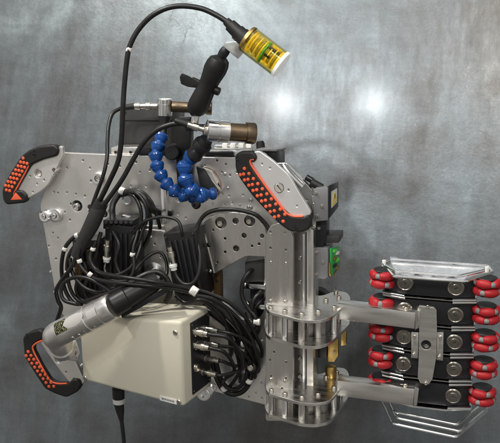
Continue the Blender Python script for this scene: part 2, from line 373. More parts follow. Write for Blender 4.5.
# clear bumpers on the left edge
def bumper(px, py, label):
    t = thing('round_bumper', label, 'bumper', P(px, py, 0), 'round bumpers on the plate')
    for k, (dx, r, dd) in enumerate(((-6.0, 6.5, -9), (2.5, 7.5, -5))):
        A = P(px + dx, py, -.1); B = A + Vector((0, dd * U, 0)); R = r * U
        bm = lathe_bm([(0, R * .8), (.15, R), (.35, R), (.45, R * .85), (.6, R * .85), (.7, R * .98), (.92, R * .95), (1, R * .8), (1, R * .45), (.8, R * .42), (.8, 0)], A, B, 26); obj('collar', bm, 'alu_bright', t)
        bolt_at(B + Vector((0, .003, 0)), (0, -1, 0), R * .38, t, 'cap')
    return t
bumper(54, 215, 'pair of shiny round bumpers near the left edge of the plate')
t = thing('round_bumper', 'single shiny round boss on the plate right of the top left handle', 'bumper', P(99, 178, 0), 'round bumpers on the plate')
A = P(99, 178, -.1); B = A + Vector((0, -4 * U, 0)); R = 6.2 * U
obj('collar', lathe_bm([(0, R * .85), (.3, R), (.8, R), (1, R * .9), (1, R * .55), (.3, R * .5), (.3, 0)], A, B, 26), 'alu_bright', t); bolt_at(A + Vector((0, -.002, 0)), (0, -1, 0), R * .42, t, 'cap')
t = thing('round_bumper', 'shiny round bumper below the cream box at its lower right corner', 'bumper', P(205, 394, 0), 'round bumpers on the plate')
for dx, dy, r in ((0, 0, 8), (5, -4, 6)):
    A = P(206 + dx, 391 + dy, -.1); B = A + Vector((0, -10 * U, 0)); R = r * U
    obj('collar', lathe_bm([(0, R * .8), (.15, R), (.4, R), (.5, R * .8), (.65, R * .85), (.75, R), (.92, R * .95), (1, R * .8), (1, R * .4), (.8, R * .4), (.8, 0)], A, B, 26), 'alu_bright', t)

# hidden stand-off that carries the plate on the wall
t = thing('wall_mount', 'steel arm behind the plate that carries it on the wall', 'mount', (P(120, 250, 0).x, YW, P(120, 250, 0).z))
c = P(120, 260, 5); yw = wall_y(c.z); obj('arm_tube', cyl_bm(c + Vector((0, .002, 0)), (c.x, yw - .012, c.z), .022), 'alu_dark', t); obj('flange', cyl_bm((c.x, yw - .016, c.z), (c.x, yw - .006, c.z), .055), 'alu_dark', t)

# ================================================================== front link plate, column, brackets
lp_out = rnd([(199.5, 228), (206, 219), (218, 214), (234, 212), (252, 216), (264, 226), (269, 240), (268, 257), (246, 256), (212, 275)], 4)
lholes = [(220.6, 223, 5.6), (235.4, 221, 3.0), (249.5, 221, 5.4), (209, 245, 2.5), (236, 248.5, 3), (225, 238.6, 1.1), (225, 252, 1.1), (244, 235.5, 2.4), (252, 246, 1.1), (217, 262, 1.1), (259, 244, 1.3), (213, 230, 1.0), (262, 236, 2.0)]
link_plate = vplate('link_plate', lp_out, -12, 7, 'alu_brushed', None, lholes)
tag(link_plate, 'dark silver link plate with large bolt holes under the arched cable', 'plate')
for x, y, r in lholes:
    if r > 2.2:
        obj('counterbore', cyl_bm(P(x, y, -6), P(x, y, -4), r * 1.15 * U), 'bolt_dark', link_plate)
        if r > 2.8: bolt(x, y, -6.2, r * .52, link_plate, 'cap', 'nickel' if r > 4 else 'bolt_dark')
for x, y in ((204.5, 252), (210.5, 271), (251, 207.5), (203, 234)): bolt(x, y, -12, 2.0, link_plate, 'button')
obj('side_flange', loft_bm(pt((199, 229, -12), (203, 229, -14), (214, 274, -14), (210, 275, -12)), pt((199, 229, -2), (203, 229, -2), (214, 274, -2), (210, 275, -2)), .001), 'alu_bright', link_plate)
obj('window_post', prism_bm([(214, 268), (220, 266), (221, 318), (213, 318)], -4, 10), 'rust', link_plate)
for yy in (280, 300): bolt(217, yy, -4, 1.4, link_plate, 'cap', 'bolt_dark')

column = thing('rail_column', 'tall silver upright rail column with rounded top between the two brackets', 'column', P(280, 415, 0))
cp_out = rnd([(265.5, 421), (265.5, 236), (270, 226), (279, 222.5), (288, 226), (293, 237), (293, 421)], 3)
vplate('face_plate', cp_out, -27, 6, 'alu_brushed', column, [(270.5, 232, 1), (285, 233, 1), (270.5, 248, 1), (286, 250, 1.1), (270, 360, 1), (286, 362, 1), (271, 376, 1), (286, 378, 1), (274, 352, .9), (282, 388, 1)])
for x, y in ((271, 262), (286, 263)): bolt(x, y, -27, 1.2, column, 'button')
obj('channel', prism_bm([(293.5, 232), (306, 232), (306, 418), (293.5, 418)], -6, 34), 'alu_dark', column)
obj('guide_rail', prism_bm([(306.5, 228), (313.5, 230), (313.5, 416), (306.5, 418)], -14, 26, .0012), 'alu_brushed', column)
obj('rail_groove', prism_bm([(302, 234), (304.5, 234), (304.5, 400), (302, 400)], -7.5, 1.2, .0003), 'alu_bright', column)
for y in (258, 282, 358, 376): bolt(300, y, -6, 2.0, column, 'cap', 'steel')

def bracket(name, label, z, hgt, outline, posts, cat='bracket'):
    t = thing(name, label, cat, PZ(300, outline[1][1], z - hgt), 'bracket cages on the column')
    hplate('top_plate', rnd(outline, 5), z, .0066, 'alu_hbrushed', t)
    pts = [PZ(x, y, z) for x, y in outline]
    me_z = z - hgt
    q = [PZ(x, y, z) for x, y in rnd(outline, 5)]
    bm = bmesh.new(); A = [Vector((p.x, p.y, me_z)) for p in q]; B = [Vector((p.x, p.y, me_z - .0066)) for p in q]
    obj('bottom_plate', loft_bm(A, B, 0), 'alu_hbrushed', t, 40)
    core = [PZ(x, y + outline[2][1] - 320, z) for x, y in ((309, 312), (326, 310), (334, 302), (318, 303))]
    obj('core_block', loft_bm([Vector((p.x, p.y, z - .0068)) for p in core], [Vector((p.x, p.y, me_z + .0001)) for p in core], .0008), 'alu_dark', t)
    for i, (x, y, r) in enumerate(posts):
        p = PZ(x, y, z); p0 = Vector((p.x, p.y, z - .0067)); p1 = Vector((p.x, p.y, me_z + .0001))
        obj('standoff', cyl_bm(p0, p1, r * U, .0006, 20), 'alu_bright' if i % 3 == 1 else 'alu_brushed', t)
        bolt_at(Vector((p.x, p.y, z)), (0, 0, 1), .0050, t, 'cap', 'nickel'); bolt_at(Vector((p.x, p.y, me_z - .0066)), (0, 0, -1), .0048, t, 'cap', 'nickel')
    return t
ZU = P(267, 310, -42).z; HU = ZU - P(269, 335, -42).z
up_out = [(264.5, 303), (267, 311), (302, 320), (318, 320.5), (331, 317), (351.5, 299), (347, 292), (336, 290.5), (321, 296), (292, 292), (266, 288)]
ups = [(271, 308.8, 2.7), (285, 312.2, 3.0), (302, 315, 3.4), (318.5, 312.5, 3.4), (334.5, 308.5, 3.2), (326, 301, 2.6), (339, 298.5, 2.8), (336, 293, 2.4)]
bracket('bracket_cage', 'upper bracket cage of two silver plates and posts on the column', ZU, HU, up_out, ups)
ZL = P(268, 393, -42).z; HL = ZL - P(268, 413.5, -42).z
lo_out = [(264.5, 386), (267.5, 393), (301, 402.5), (316, 403.5), (330.5, 400.5), (350, 376), (346, 368), (333, 367), (322, 374), (292, 374), (266, 370)]
los = [(271.5, 391.2, 2.7), (285, 394.8, 3.0), (302, 398, 3.4), (318, 395, 3.4), (334, 388.5, 3.2), (326, 378, 2.6), (337, 373, 2.6), (341, 377, 2.4)]
bracket('bracket_cage', 'lower bracket cage of two silver plates and posts at the column foot', ZL, HL, lo_out, los)
for x, y in ((271, 304.0), (285.5, 304.5), (271.5, 382.5), (285.5, 384)): bolt(x, y - 3, -27, 2.1, column, 'cap', 'nickel')

# behind the column: dark motor wheel and brass block between the brackets
t = thing('cable_drum', 'dark round cable drum half hidden behind the column above the upper bracket', 'drum', P(320, 300, 40))
A = P(316, 304, 26); obj('rim', lathe_bm([(0, .024), (.1, .03), (.9, .03), (1, .024), (1, .012), (.85, .012), (.85, 0)], A + Vector((0, .03, 0)), A, 32), 'rubber', t); obj('hub', cyl_bm(A + Vector((0, .01, 0)), A + Vector((0, -.001, 0)), .010), 'alu_dark', t)
t = thing('gear_motor', 'brass and black gear motor between the brackets right of the column', 'motor', P(325, 370, 30))
obj('motor_body', prism_bm([(312, 332), (327, 332), (327, 358), (312, 358)], 16, 26, .002), 'anod_black', t)
obj('brass_plate', prism_bm([(327.5, 328), (338, 326), (338, 356), (334, 362), (328, 362)], 14, 8, .001), 'brass', t)
obj('brass_gear', lathe_bm([(0, .010), (.2, .012), (.8, .012), (1, .010)], P(331, 366, 14), P(331, 378, 14), 14), 'brass', t)
obj('spacer', prism_bm([(341, 327), (346, 326), (346, 345), (341, 346)], 10, 8), 'brass', t)
for x, y in ((331, 335), (335, 352)): bolt(x, y, 14, 1.5, t, 'cap')

# ================================================================== arms and wheel module
dA = PZ(343, 308, ZU).y / U - 1
def arm(label, poly, capx):
    t = thing('square_arm', label, 'arm', P(poly[0][0], poly[0][1], dA), 'square arms to the wheel module')
    A = [P(x, y, dA) for x, y in poly]; B = [p + Vector((0, 15 * U, 0)) for p in A]
    obj('square_tube', loft_bm(A, B, .0012), 'alu_hbrushed', t)
    (x0, y0), (x1, y1) = poly[1], poly[2]
    obj('end_plate', loft_bm(pt((x0 + .3, y0 - 3, dA - 1), (x0 + 4.5, y0 - 1, dA - 1), (x1 + 4, y1 - 1, dA - 1), (x1 + .3, y1 + 1, dA - 1)), pt((x0 + .3, y0 - 3, dA + 14), (x0 + 4.5, y0 - 1, dA + 14), (x1 + 4, y1 - 1, dA + 14), (x1 + .3, y1 + 1, dA + 14)), .0008), 'alu_brushed', t)
    zt = A[1].z
    for f in (.88,):
        p = A[0].lerp(A[1], f); bolt_at(Vector((p.x, p.y + 6 * U, p.z)), (0, 0, 1), .0045, t, 'cap', 'nickel')
    return t
arm('upper square aluminium arm from the column to the wheel module', [(337, 303.6), (415.5, 312.6), (414.5, 329), (337, 319.4)], 417)
arm('lower square aluminium arm from the column to the wheel module', [(337, 380.4), (414.5, 389.4), (413, 406), (337, 395.6)], 417)
tp = thing('tee_plate', 'silver upright plate with side wings bolted to the front of the wheel module', 'plate', P(427, 384, dA))
vplate('web', rnd([(417.5, 309), (419, 305.5), (434, 307.5), (436.5, 310), (437, 331), (436, 359), (432.5, 379), (429, 384.5), (421, 383.5), (417.5, 378), (418.5, 358), (419, 331)], 1), dA + 3, 4, 'alu_hbrushed', tp, [(426, 345, 5)])
obj('hole_rim', cyl_bm(P(426, 345, dA + 7.2), P(426, 345, dA + 9), 6 * U), 'anod_black', tp); bolt(426.5, 345.5, dA + 7, 2.3, tp, 'cap', 'steel')
for s, poly in ((0, [(411.3, 332), (418.6, 332.5), (418, 358.5), (411, 358)]), (1, [(437.3, 332), (443.5, 332.5), (443, 361), (436.3, 360)])):
    obj('wing', prism_bm(poly, dA + 4.5, 6, .0009), 'alu_hbrushed', tp)
for x, y in ((414.5, 336.5), (414, 354.5), (440.5, 337), (439.5, 357)): bolt(x, y, dA + 4.5, 1.9, tp, 'cap', 'nickel')
for x, y in ((428, 304.5), (426, 381)): bolt(x, y + 2, dA + 3, 1.9, tp, 'cap', 'nickel')

dM = dA + 9
wm = thing('wheel_module', 'black crawler module stacking five pairs of red roller wheels at the right', 'wheel module', P(430, 410, dM))
def wrow(i):                                     # z at mid of level i from the middle discs
    return P(429, 285 + 27.1 * i, dM).z
# roller wheel shared meshes
def roller_mesh():
    bm = lathe_bm([(0, .0050), (.05, .0066), (.3, .0088), (.5, .0093), (.7, .0088), (.95, .0066), (1, .0050)], (-.0142, 0, 0), (.0142, 0, 0), 16)
    bmesh.ops.recalc_face_normals(bm, faces=bm.faces); me = bpy.data.meshes.new('roller'); bm.to_mesh(me); bm.free(); me.materials.append(MATS['red'])
    for p in me.polygons: p.use_smooth = True
    return me
def knob_mesh():
    bm = lathe_bm([(0, .0035), (.12, .0052), (.5, .0056), (.88, .0052), (1, .0035)], (-.0052, 0, 0), (.0052, 0, 0), 14)
    bmesh.ops.recalc_face_normals(bm, faces=bm.faces); me = bpy.data.meshes.new('roller_bracket'); bm.to_mesh(me); bm.free(); me.materials.append(MATS['wheel_grey'])
    for p in me.polygons: p.use_smooth = True
    return me
RM, KM = roller_mesh(), knob_mesh()
def wheel(c, R, phase, NR=4):
    hub = obj('roller_wheel', cyl_bm(c - Vector((0, 0, .0172)), c + Vector((0, 0, .0182)), R - .0045, .0015, 30), 'rubber', wm)
    for row, dz in ((0, .0083), (1, -.0083)):
        for k in range(NR):
            a = phase + 2 * math.pi * (k + .5 * row) / NR
            for me, aa, rr in ((RM, a, R - .006), (KM, a + math.pi / NR, R - .003)):
                o = bpy.data.objects.new(me.name, me); COL.objects.link(o); o.parent = hub
                o.location = c + Vector((math.cos(aa) * rr, math.sin(aa) * rr, dz)); o.rotation_euler = (0, 0, aa + math.pi / 2)
ZT = P(430, 278.5, dM - 8).z
xl = [383, 382.5, 382, 381.5, 381]; xr = [486.5, 485.5, 484.5, 483, 481.5]
for i in range(5):
    z = wrow(i); hh = .0225
    yb = dM * U
    L = P(383.5 - .3 * i, 285 + 27 * i, dM).x; Rr = P(476 - 1.4 * i, 285 + 27 * i, dM).x; w20 = .045
    plan = [(L, yb + .016), (L + w20, yb), (Rr - w20, yb), (Rr, yb + .016), (Rr, yb + .085), (L, yb + .085)]
    zt_ = min(z + hh, ZT - .007) if i == 0 else z + hh
    obj('level_body', loft_bm([Vector((x, y, zt_)) for x, y in plan], [Vector((x, y, z - hh)) for x, y in plan], .0015), 'anod_black', wm)
    # silver end plates above and below each level
    for s, zz in ((1, z + hh + .0002), (-1, z - hh - .0041)):
        if i == 0 and s == 1: continue
        for side in (0, 1):
            x0, x1 = (L - .003, L + w20 - .004) if side == 0 else (Rr + .003, Rr - w20 + .004)
            q = [(x0, yb + .007), (x1, yb - .007), (x1, yb + .05), (x0, yb + .05)]
            obj('end_strip', loft_bm([Vector((x, y, zz + .0039)) for x, y in q], [Vector((x, y, zz)) for x, y in q], .0005, 1), 'alu_bright', wm)
    if i < 4: obj('centre_strip', loft_bm([Vector((x, y, z - hh - .0032)) for x, y in ((L + w20 - .006, yb - .003), (Rr - w20 + .006, yb - .003), (Rr - w20 + .006, yb + .04), (L + w20 - .006, yb + .04))], [Vector((x, y, z - hh - .0050)) for x, y in ((L + w20 - .006, yb - .003), (Rr - w20 + .006, yb - .003), (Rr - w20 + .006, yb + .04), (L + w20 - .006, yb + .04))]), 'alu_brushed', wm)
    for px in (405.3 - .6 * i, 456 - .7 * i):
        py = 285 + 27.1 * i + (px - 429) * .1
        q = P(px, py, dM); A = Vector((q.x, yb + .001, q.z))
        R = .0155; cap = obj('round_cap', lathe_bm([(0, R), (.6, R), (.75, R * .95), (1, R * .86), (.88, R * .80), (.88, R * .5), (1, R * .46), (1, 0)], A, A + Vector((0, -.005, 0)), 32), 'cap_metal', wm)
        a = random.random() * 3; dx, dz = math.cos(a) * .0035, math.sin(a) * .0035; s0 = A + Vector((0, -.0052, 0))
        obj('screw_slot', loft_bm([s0 + Vector((dx + dz * .25, 0, dz - dx * .25)), s0 + Vector((-dx + dz * .25, 0, -dz - dx * .25)), s0 + Vector((-dx - dz * .25, 0, -dz + dx * .25)), s0 + Vector((dx - dz * .25, 0, dz + dx * .25))], [s0 + Vector((k * dx + j * dz * .25, .001, k * dz - j * dx * .25)) for k, j in ((1, 1), (-1, 1), (-1, -1), (1, -1))]), 'bolt_dark', cap)
    for px, ph_ in ((xl[i], 3.6 + .25 * i), (xr[i], 4.4 + .4 * i)):
        py = 285 + 27.1 * i + (px - 429) * .105
        q = P(px, py, dM + 12)
        wheel(Vector((q.x, yb + .022, z)), .0240, ph_)
obj('back_spine', loft_bm([Vector((P(400, 300, dM).x, dM * U + .084, wrow(0))), Vector((P(460, 300, dM).x, dM * U + .084, wrow(0))), Vector((P(460, 300, dM).x, dM * U + .084, wrow(4))), Vector((P(400, 300, dM).x, dM * U + .084, wrow(4)))],
    [Vector((P(400, 300, dM).x, dM * U + .11, wrow(0))), Vector((P(460, 300, dM).x, dM * U + .11, wrow(0))), Vector((P(460, 300, dM).x, dM * U + .11, wrow(4))), Vector((P(400, 300, dM).x, dM * U + .11, wrow(4)))], .002), 'anod_black', wm)
# wire guards
def guard(name, label, loops, r, parent_loc, extra=()):
    t = thing(name, label, 'guard', parent_loc, 'wire guards of the wheel module')
    for lp in loops:
        bm = tube_bm([q for q in lp], r, 10, sm=False); obj('wire', bm, 'alu_bright', t)
    return t
ZT = P(430, 278.5, dM - 8).z
def hz(pts, z): return [PZ(x, y, z) for x, y in pts]
def roundpath(pts, r=.008, n=4, closed=True):
    out = []; L = len(pts)
    rng = range(L) if closed else range(L)
    for i in rng:
        if not closed and i in (0, L - 1): out.append(pts[i]); continue
        p = pts[i]; a = pts[i - 1] - p; b = pts[(i + 1) % L] - p; s = p + a.normalized() * min(r, a.length * .4); e = p + b.normalized() * min(r, b.length * .4)
        for k in range(n + 1): tt = k / n; out.append(s * (1 - tt) ** 2 + p * 2 * tt * (1 - tt) + e * tt * tt)
    if closed: out.append(out[0])
    return out
top_lp = [(383, 263), (394, 276.5), (464, 281.5), (493, 272.5), (488, 266), (390, 259.5)]
tg = guard('wire_guard', 'top wire guard of the wheel module covered with crinkled clear film', [roundpath(hz(top_lp, ZT)), roundpath(hz([(386, 266), (397, 272), (458, 276.5), (484, 270.5)], ZT + .004), closed=False)], .0033, PZ(430, 281, ZT))
q = hz(top_lp, ZT); mid = sum(q, Vector()) / len(q)
bm = bmesh.new(); gx, gy = 44, 14
xa, xb = PZ(390, 270, ZT).x, PZ(480, 272, ZT).x; ya, yb2 = PZ(430, 279.5, ZT).y + .003, PZ(430, 263, ZT).y - .003
xf = (PZ(395, 277, ZT).x, PZ(463, 281, ZT).x); xk = (PZ(389, 262, ZT).x, PZ(486, 267, ZT).x)
grid = [[bm.verts.new(((lambda a, b: a + (b - a) * i / gx)(xf[0] + (xk[0] - xf[0]) * j / gy, xf[1] + (xk[1] - xf[1]) * j / gy), ya + (yb2 - ya) * j / gy, ZT + .0045 + .0022 * math.sin(i * .55 + 1.6 * math.sin(j * .5)) + .0016 * math.sin(j * 1.0 - i * .33 + 1.2 * math.sin(i * .21)) + .0024 * (random.random() - .5))) for j in range(gy + 1)] for i in range(gx + 1)]
for i in range(gx):
    for j in range(gy): bm.faces.new((grid[i][j], grid[i + 1][j], grid[i + 1][j + 1], grid[i][j + 1]))
obj('clear_film', bm, 'clear_film', tg, 25)
hplate('bright_backing', [(387, 264.5), (396, 274.5), (463, 279.5), (488, 271.5), (484, 268), (392, 262)], ZT - .003, .003, 'alu_bright', tg)  # bright plate added beneath the film to keep it from going black
for x, y in ((384, 263.5), (487, 270)):
    p = PZ(x, y, ZT); obj('post', cyl_bm(p - Vector((0, 0, .03)), p + Vector((0, 0, .007)), .0042), 'white_tie', tg)
ZB0 = wrow(4) - .030; ZB1 = ZB0 - .030
b1 = [(383, 403), (393, 424), (456, 437.5), (487, 411)]
b2 = [(397, 405), (436, 416.5), (470, 412), (478, 404)]
low = hz(b1, ZB1)
bg = guard('wire_guard', 'bottom wire guard hanging below the wheel module', [roundpath(low, closed=False), roundpath([p + Vector((.006, .012, .007)) for p in low], closed=False), roundpath([p + Vector((-.0, .024, .014)) for p in low], closed=False)], .0027, PZ(430, 430, ZB1))
obj('skid_plate', loft_bm([Vector((x, y, wrow(4) - .027)) for x, y in ((P(388, 400, dM).x, dM * U + .012), (P(412, 400, dM).x, dM * U - .006), (P(446, 400, dM).x, dM * U - .006), (P(472, 400, dM).x, dM * U + .012), (P(472, 400, dM).x, dM * U + .07), (P(388, 400, dM).x, dM * U + .07))],
    [Vector((x, y, wrow(4) - .0305)) for x, y in ((P(388, 400, dM).x, dM * U + .012), (P(412, 400, dM).x, dM * U - .006), (P(446, 400, dM).x, dM * U - .006), (P(472, 400, dM).x, dM * U + .012), (P(472, 400, dM).x, dM * U + .07), (P(388, 400, dM).x, dM * U + .07))]), 'alu_bright', bg)
for k, p in enumerate((low[0], low[3])):
    obj('wire', tube_bm([p, p + Vector((0, .035, .004)), Vector((p.x * .97 + .006, dM * U + .05, wrow(4) - .026))], .0022, 8), 'steel', bg)

# ================================================================== handles
def handle(label, grip, plate_poly, d, holes, dots, strip, cut=(), slot=None, black_hole=None, foot=(), pm='alu', tri=None):
    c = P(plate_poly[0][0], plate_poly[0][1], d); t = thing('grab_handle', label, 'handle', c, 'orange dotted grab handles')
    vplate('mount_plate', rnd(plate_poly, 3), d + 3, 5, pm, t, holes, cut, .0012)
    for i in range(len(foot)):
        x, y = foot[i]; obj('spacer', cyl_bm(P(x, y, d + 8.1), Vector((P(x, y, d + 8).x, max(-.0002, (d + 8.1) * U + .003), P(x, y, d + 8).z)), .008), 'alu_brushed', t)
    gp = [P(x, y, d) for x, y in rnd(grip, 3.2, 5)]
    me = plate_mesh([[(p.x, p.z) for p in gp]], lambda x, y, z: Vector((x, d * U + z, y)), 9 * U, .0045, 4)
    bm = bmesh.new(); bm.from_mesh(me); bpy.data.meshes.remove(me); bmesh.ops.remove_doubles(bm, verts=bm.verts, dist=1e-6)
    g = obj('grip', bm, 'rubber', t, 50); cap_sharp(g.data)
    bm = lathe_bm([(0, 1), (.4, 1), (.8, .85), (1, .5), (1, 0)], (0, .0005, 0), (0, -.0011, 0), 10)
    for f in bm.verts: f.co.y *= 1
    bmesh.ops.recalc_face_normals(bm, faces=bm.faces); me = bpy.data.meshes.new('grip_dot'); bm.to_mesh(me); bm.free(); me.materials.append(MATS['orange'])
    for p in me.polygons: p.use_smooth = True
    for x, y, r in dots:
        o = bpy.data.objects.new('grip_dot', me); COL.objects.link(o); o.parent = g; o.location = P(x, y, d); s = r * 1.16 * SC(x, y, d); o.scale = (s, 1, s)
    obj('orange_inlay', tube_bm([P(x, y, d + .8) for x, y in strip], .0019, 8, 5), 'orange', g)
    if tri: obj('orange_wedge', prism_bm(tri, d - .3, 1.2, .0004), 'orange', g)
    for (x, y, r) in (black_hole or ()):
        obj('end_screw', lathe_bm([(0, 1.15 * r * U), (1, r * U), (1, r * .7 * U), (.2, r * .6 * U), (.2, 0)], P(x, y, d + .6), P(x, y, d - .6), 18), 'anod_black', g)
    if slot:
        x, y, r = slot
        b = obj('slotted_stud', lathe_bm([(0, r * U), (.85, r * U), (1, r * .9 * U), (1, 0)], P(x, y, d + 6), P(x, y, d + 1.8), 24), 'nickel', t)
        q = Vector((.6, 0, -.8)) * r * U * .8; s = Vector((.8, 0, .6)) * .0012; c2 = P(x, y, d + 1.75)
        obj('slot', loft_bm([c2 + q + s, c2 - q + s, c2 - q - s, c2 + q - s], [c2 + q + s + Vector((0, .0008, 0)), c2 - q + s + Vector((0, .0008, 0)), c2 - q - s + Vector((0, .0008, 0)), c2 + q - s + Vector((0, .0008, 0))]), 'bolt_dark', b)
    return t
# top left
dots = []
for x0, y0 in ((23.2, 158.3), (23.9, 162.8), (27.2, 163.6)):
    for i in range(8): dots.append((x0 - 2.5 * i, y0 + 3.9 * i, 1.42))
handle('orange dotted black handle at the top left corner of the plate',
    [(1.5, 191), (4, 184), (10.4, 172), (21, 156), (28.6, 150), (39, 146), (54, 144.6), (58.5, 149), (57, 156), (42, 160), (31, 165), (24, 177), (16, 191), (22, 190.5), (27, 196), (25.5, 203), (6, 205), (2.5, 200)],
    [(26, 164), (57, 153), (59, 146), (62.5, 147), (63, 156), (48, 185), (39, 192.5), (27, 199), (15, 196)], -16, [(38, 173.5, 3.8), (54, 170, 2.6), (37, 184, .8), (52, 176, .9), (44, 180, .9), (30, 176, .8), (33, 192, .8)], dots,
    [(29, 165.5), (24.5, 174), (18, 186), (14, 194), (18, 196)], black_hole=[(34.6, 152, 2.6)], foot=((38, 173.5), (54, 170), (50, 160)), tri=[(10.5, 200), (15.5, 192.5), (22, 199.5)])
# top right
dots = []
for x0, y0, dx, dy, n_ in ((244.4, 168.6, 4.5, 5.1, 10), (243.6, 174.2, 4.4, 5.25, 10), (240.2, 174.8, 4.3, 5.3, 9)):
    for i in range(n_): dots.append((x0 + dx * i, y0 + dy * i, 1.62))
handle('orange dotted black handle at the upper right beside the grey camera',
    [(235, 155), (240, 151.5), (253.5, 151.5), (257, 158), (253.5, 163), (250, 161), (252, 168), (266, 187.5), (281, 207), (291, 216), (304, 217), (308, 214.5), (311.5, 221), (310, 229), (301, 233), (289, 231.5), (279.5, 224.5), (266.5, 211.5), (252, 196), (239, 178), (235, 168)],
    [(250, 153), (259, 150.8), (272, 160), (288, 174), (311.5, 213), (305, 220), (290, 219), (278, 208), (262, 187), (250, 168)], -30, [(279, 188, 4.8), (270, 168, .9), (288.5, 190, 1.1), (262, 164, .9), (297, 206, .9)], dots,
    [(254, 159.5), (250.5, 160), (250.5, 163.5), (254, 169.5), (267, 188), (281.5, 207), (287, 213.5), (294, 216.4), (303, 216.4)], slot=(279, 188, 4.4), black_hole=[(238, 158, 2.4), (296, 226, 1.8)], foot=((258, 160), (290, 205)), pm='alu_lit')
# bottom left
dots = []
for x0, y0, dx, dy, n_ in ((28.2, 351.8, 2.85, 3.85, 10), (26.2, 355.8, 2.85, 3.85, 9)):
    for i in range(n_): dots.append((x0 + dx * i, y0 + dy * i, 1.42))
handle('orange dotted black handle at the bottom left beside the cream box',
    [(22.3, 337), (29, 332), (40, 329.5), (44, 333.5), (43, 339), (34, 344), (32.5, 350), (41, 367), (49.5, 380.5), (57, 384), (68, 384), (72, 379), (79, 380), (81, 385.5), (77.5, 392), (66, 398), (54.5, 394), (44.5, 389), (34, 373), (24, 357)],
    [(41, 335), (52, 342), (64, 348), (72, 354), (85, 382), (79, 386), (70, 383), (58, 368), (46, 351), (40, 342)], -26, [(58, 359.5, 3.8), (50, 347, .9), (66, 372, .9), (74, 379, .8), (62, 352, .9)], dots,
    [(42, 340.5), (35, 344), (33, 349.5), (41, 365.5), (50, 380), (57, 383.4), (67, 383.4)], black_hole=[(27, 335, 1.6), (74, 389, 1.6)], foot=((66, 360), (76, 372)))

# ================================================================== amber beacon on its black arm
DL = -34
bk = thing('beacon_lamp', 'clear amber beacon lamp with green band and white end cap at the top', 'lamp', P(245, 50, DL))
A, B = P(247.8, 39.3, DL), P(282.5, 65.5, DL); ax = (B - A).normalized(); LL = (B - A).length; R = 13.6 * SC(265, 50, DL)
obj('lens', lathe_bm([(0, 0), (0, R * .93), (.02, R), (.93, R), (.93, R * .9), (.05, R * .9), (.05, 0)], A, B, 40), 'amber_clear', bk)
obj('end_cap', lathe_bm([(.90, R * .88), (.93, R * 1.005), (.985, R * 1.005), (1, R * .93), (1, 0)], A, B, 40), 'white_cap', bk)
obj('collar', lathe_bm([(-.04, 0), (-.04, R * .96), (.0, R * 1.02), (.035, R * 1.02), (.035, R * .6), (.035, 0)], A, B, 40), 'brass', bk)
core = obj('core', lathe_bm([(.05, 0), (.05, R * .52), (.89, R * .52), (.89, 0)], A, B, 28), 'olive', bk)
for k, (t_, rr, m_) in enumerate([(.11, .84, 'gold'), (.18, .78, 'gold'), (.25, .62, 'olive'), (.31, .82, 'gold'), (.38, .70, 'olive'), (.44, .80, 'gold'), (.50, .86, 'green_led'), (.58, .66, 'olive'), (.63, .80, 'gold'), (.69, .70, 'olive'), (.75, .84, 'gold'), (.80, .74, 'olive'), (.86, .82, 'gold')]):
    h_ = .018; obj('ring', lathe_bm([(t_ - h_, R * .45), (t_ - h_ * .7, R * rr), (t_ + h_ * .7, R * rr), (t_ + h_, R * .45)], A, B, 28), m_, core)
a_, u_, v_ = frame(B - A)
for k in range(7):
    an = k * .9; o_ = (u_ * math.cos(an) + v_ * math.sin(an)) * R * .72
    obj('component', cyl_bm(A + a_ * LL * .55 + o_, A + a_ * LL * (.70 + .02 * k) + o_, R * .10), 'gold' if k % 2 else 'anod_black', core)
gA, gB = P(226, 21, DL), P(246, 40.5, DL)
g = obj('gland', lathe_bm([(0, .004), (.0, .0075), (.18, .0085), (.2, .0115), (.55, .0125), (.56, .0145), (.75, .0150), (.76, .0165), (1, .017)], gA, gB, 24), 'rubber', bk)
clamp = obj('clamp_block', loft_bm(pt((250.5, 30, DL - 6), (254, 34, DL - 6), (243.5, 53, DL - 6), (238, 59, DL - 6), (223, 46.5, DL - 6), (226, 42, DL - 6), (238, 41, DL - 6)), pt((250.5, 30, DL + 8), (254, 34, DL + 8), (243.5, 53, DL + 8), (238, 59, DL + 8), (223, 46.5, DL + 8), (226, 42, DL + 8), (238, 41, DL + 8)), .001), 'alu_bright', bk)
ma = thing('ball_socket_arm', 'black double ball socket arm with wing knob holding the beacon lamp', 'arm', P(196, 118, DL))
obj('ball_stud', tube_bm(pt((229, 47, DL), (225.5, 50.5, DL), (222.5, 55, DL), (219.5, 61, DL)), lambda t: .0062 + .0035 * math.sin(t * math.pi), 16), 'anod_black', ma)
h0, h1 = P(221, 57, DL), P(194.5, 114, DL)
for s in (-1, 1):
    sp = Vector((0, s * .0068, 0))
    bm = lathe_bm([(0, 0), (.0, .010), (.04, .0165), (.12, .0195), (.22, .020), (.40, .0165), (.5, .0158), (.6, .0165), (.80, .0185), (.90, .018), (.97, .0145), (1, .008), (1, 0)], h0 + sp, h1 + sp, 28)
    obj('arm_half', bm, 'plastic_black', ma)
k0, k1 = P(206, 86, DL), P(192, 80, DL)
kn = obj('wing_knob', cyl_bm(k0, k1, .0062), 'plastic_black', ma)
obj('wing', loft_bm(pt((182, 73, DL - 4), (189, 76, DL - 5), (200, 83, DL - 5), (197, 88, DL - 5), (188, 87, DL - 5), (181, 84, DL - 4), (179.5, 77, DL - 4)), pt((182, 73, DL + 4), (189, 76, DL + 5), (200, 83, DL + 5), (197, 88, DL + 5), (188, 87, DL + 5), (181, 84, DL + 4), (179.5, 77, DL + 4)), .0022), 'plastic_black', kn)
obj('bolt_end', cyl_bm(P(210, 88, DL), P(219.5, 92, DL), .0078), 'plastic_black', ma)
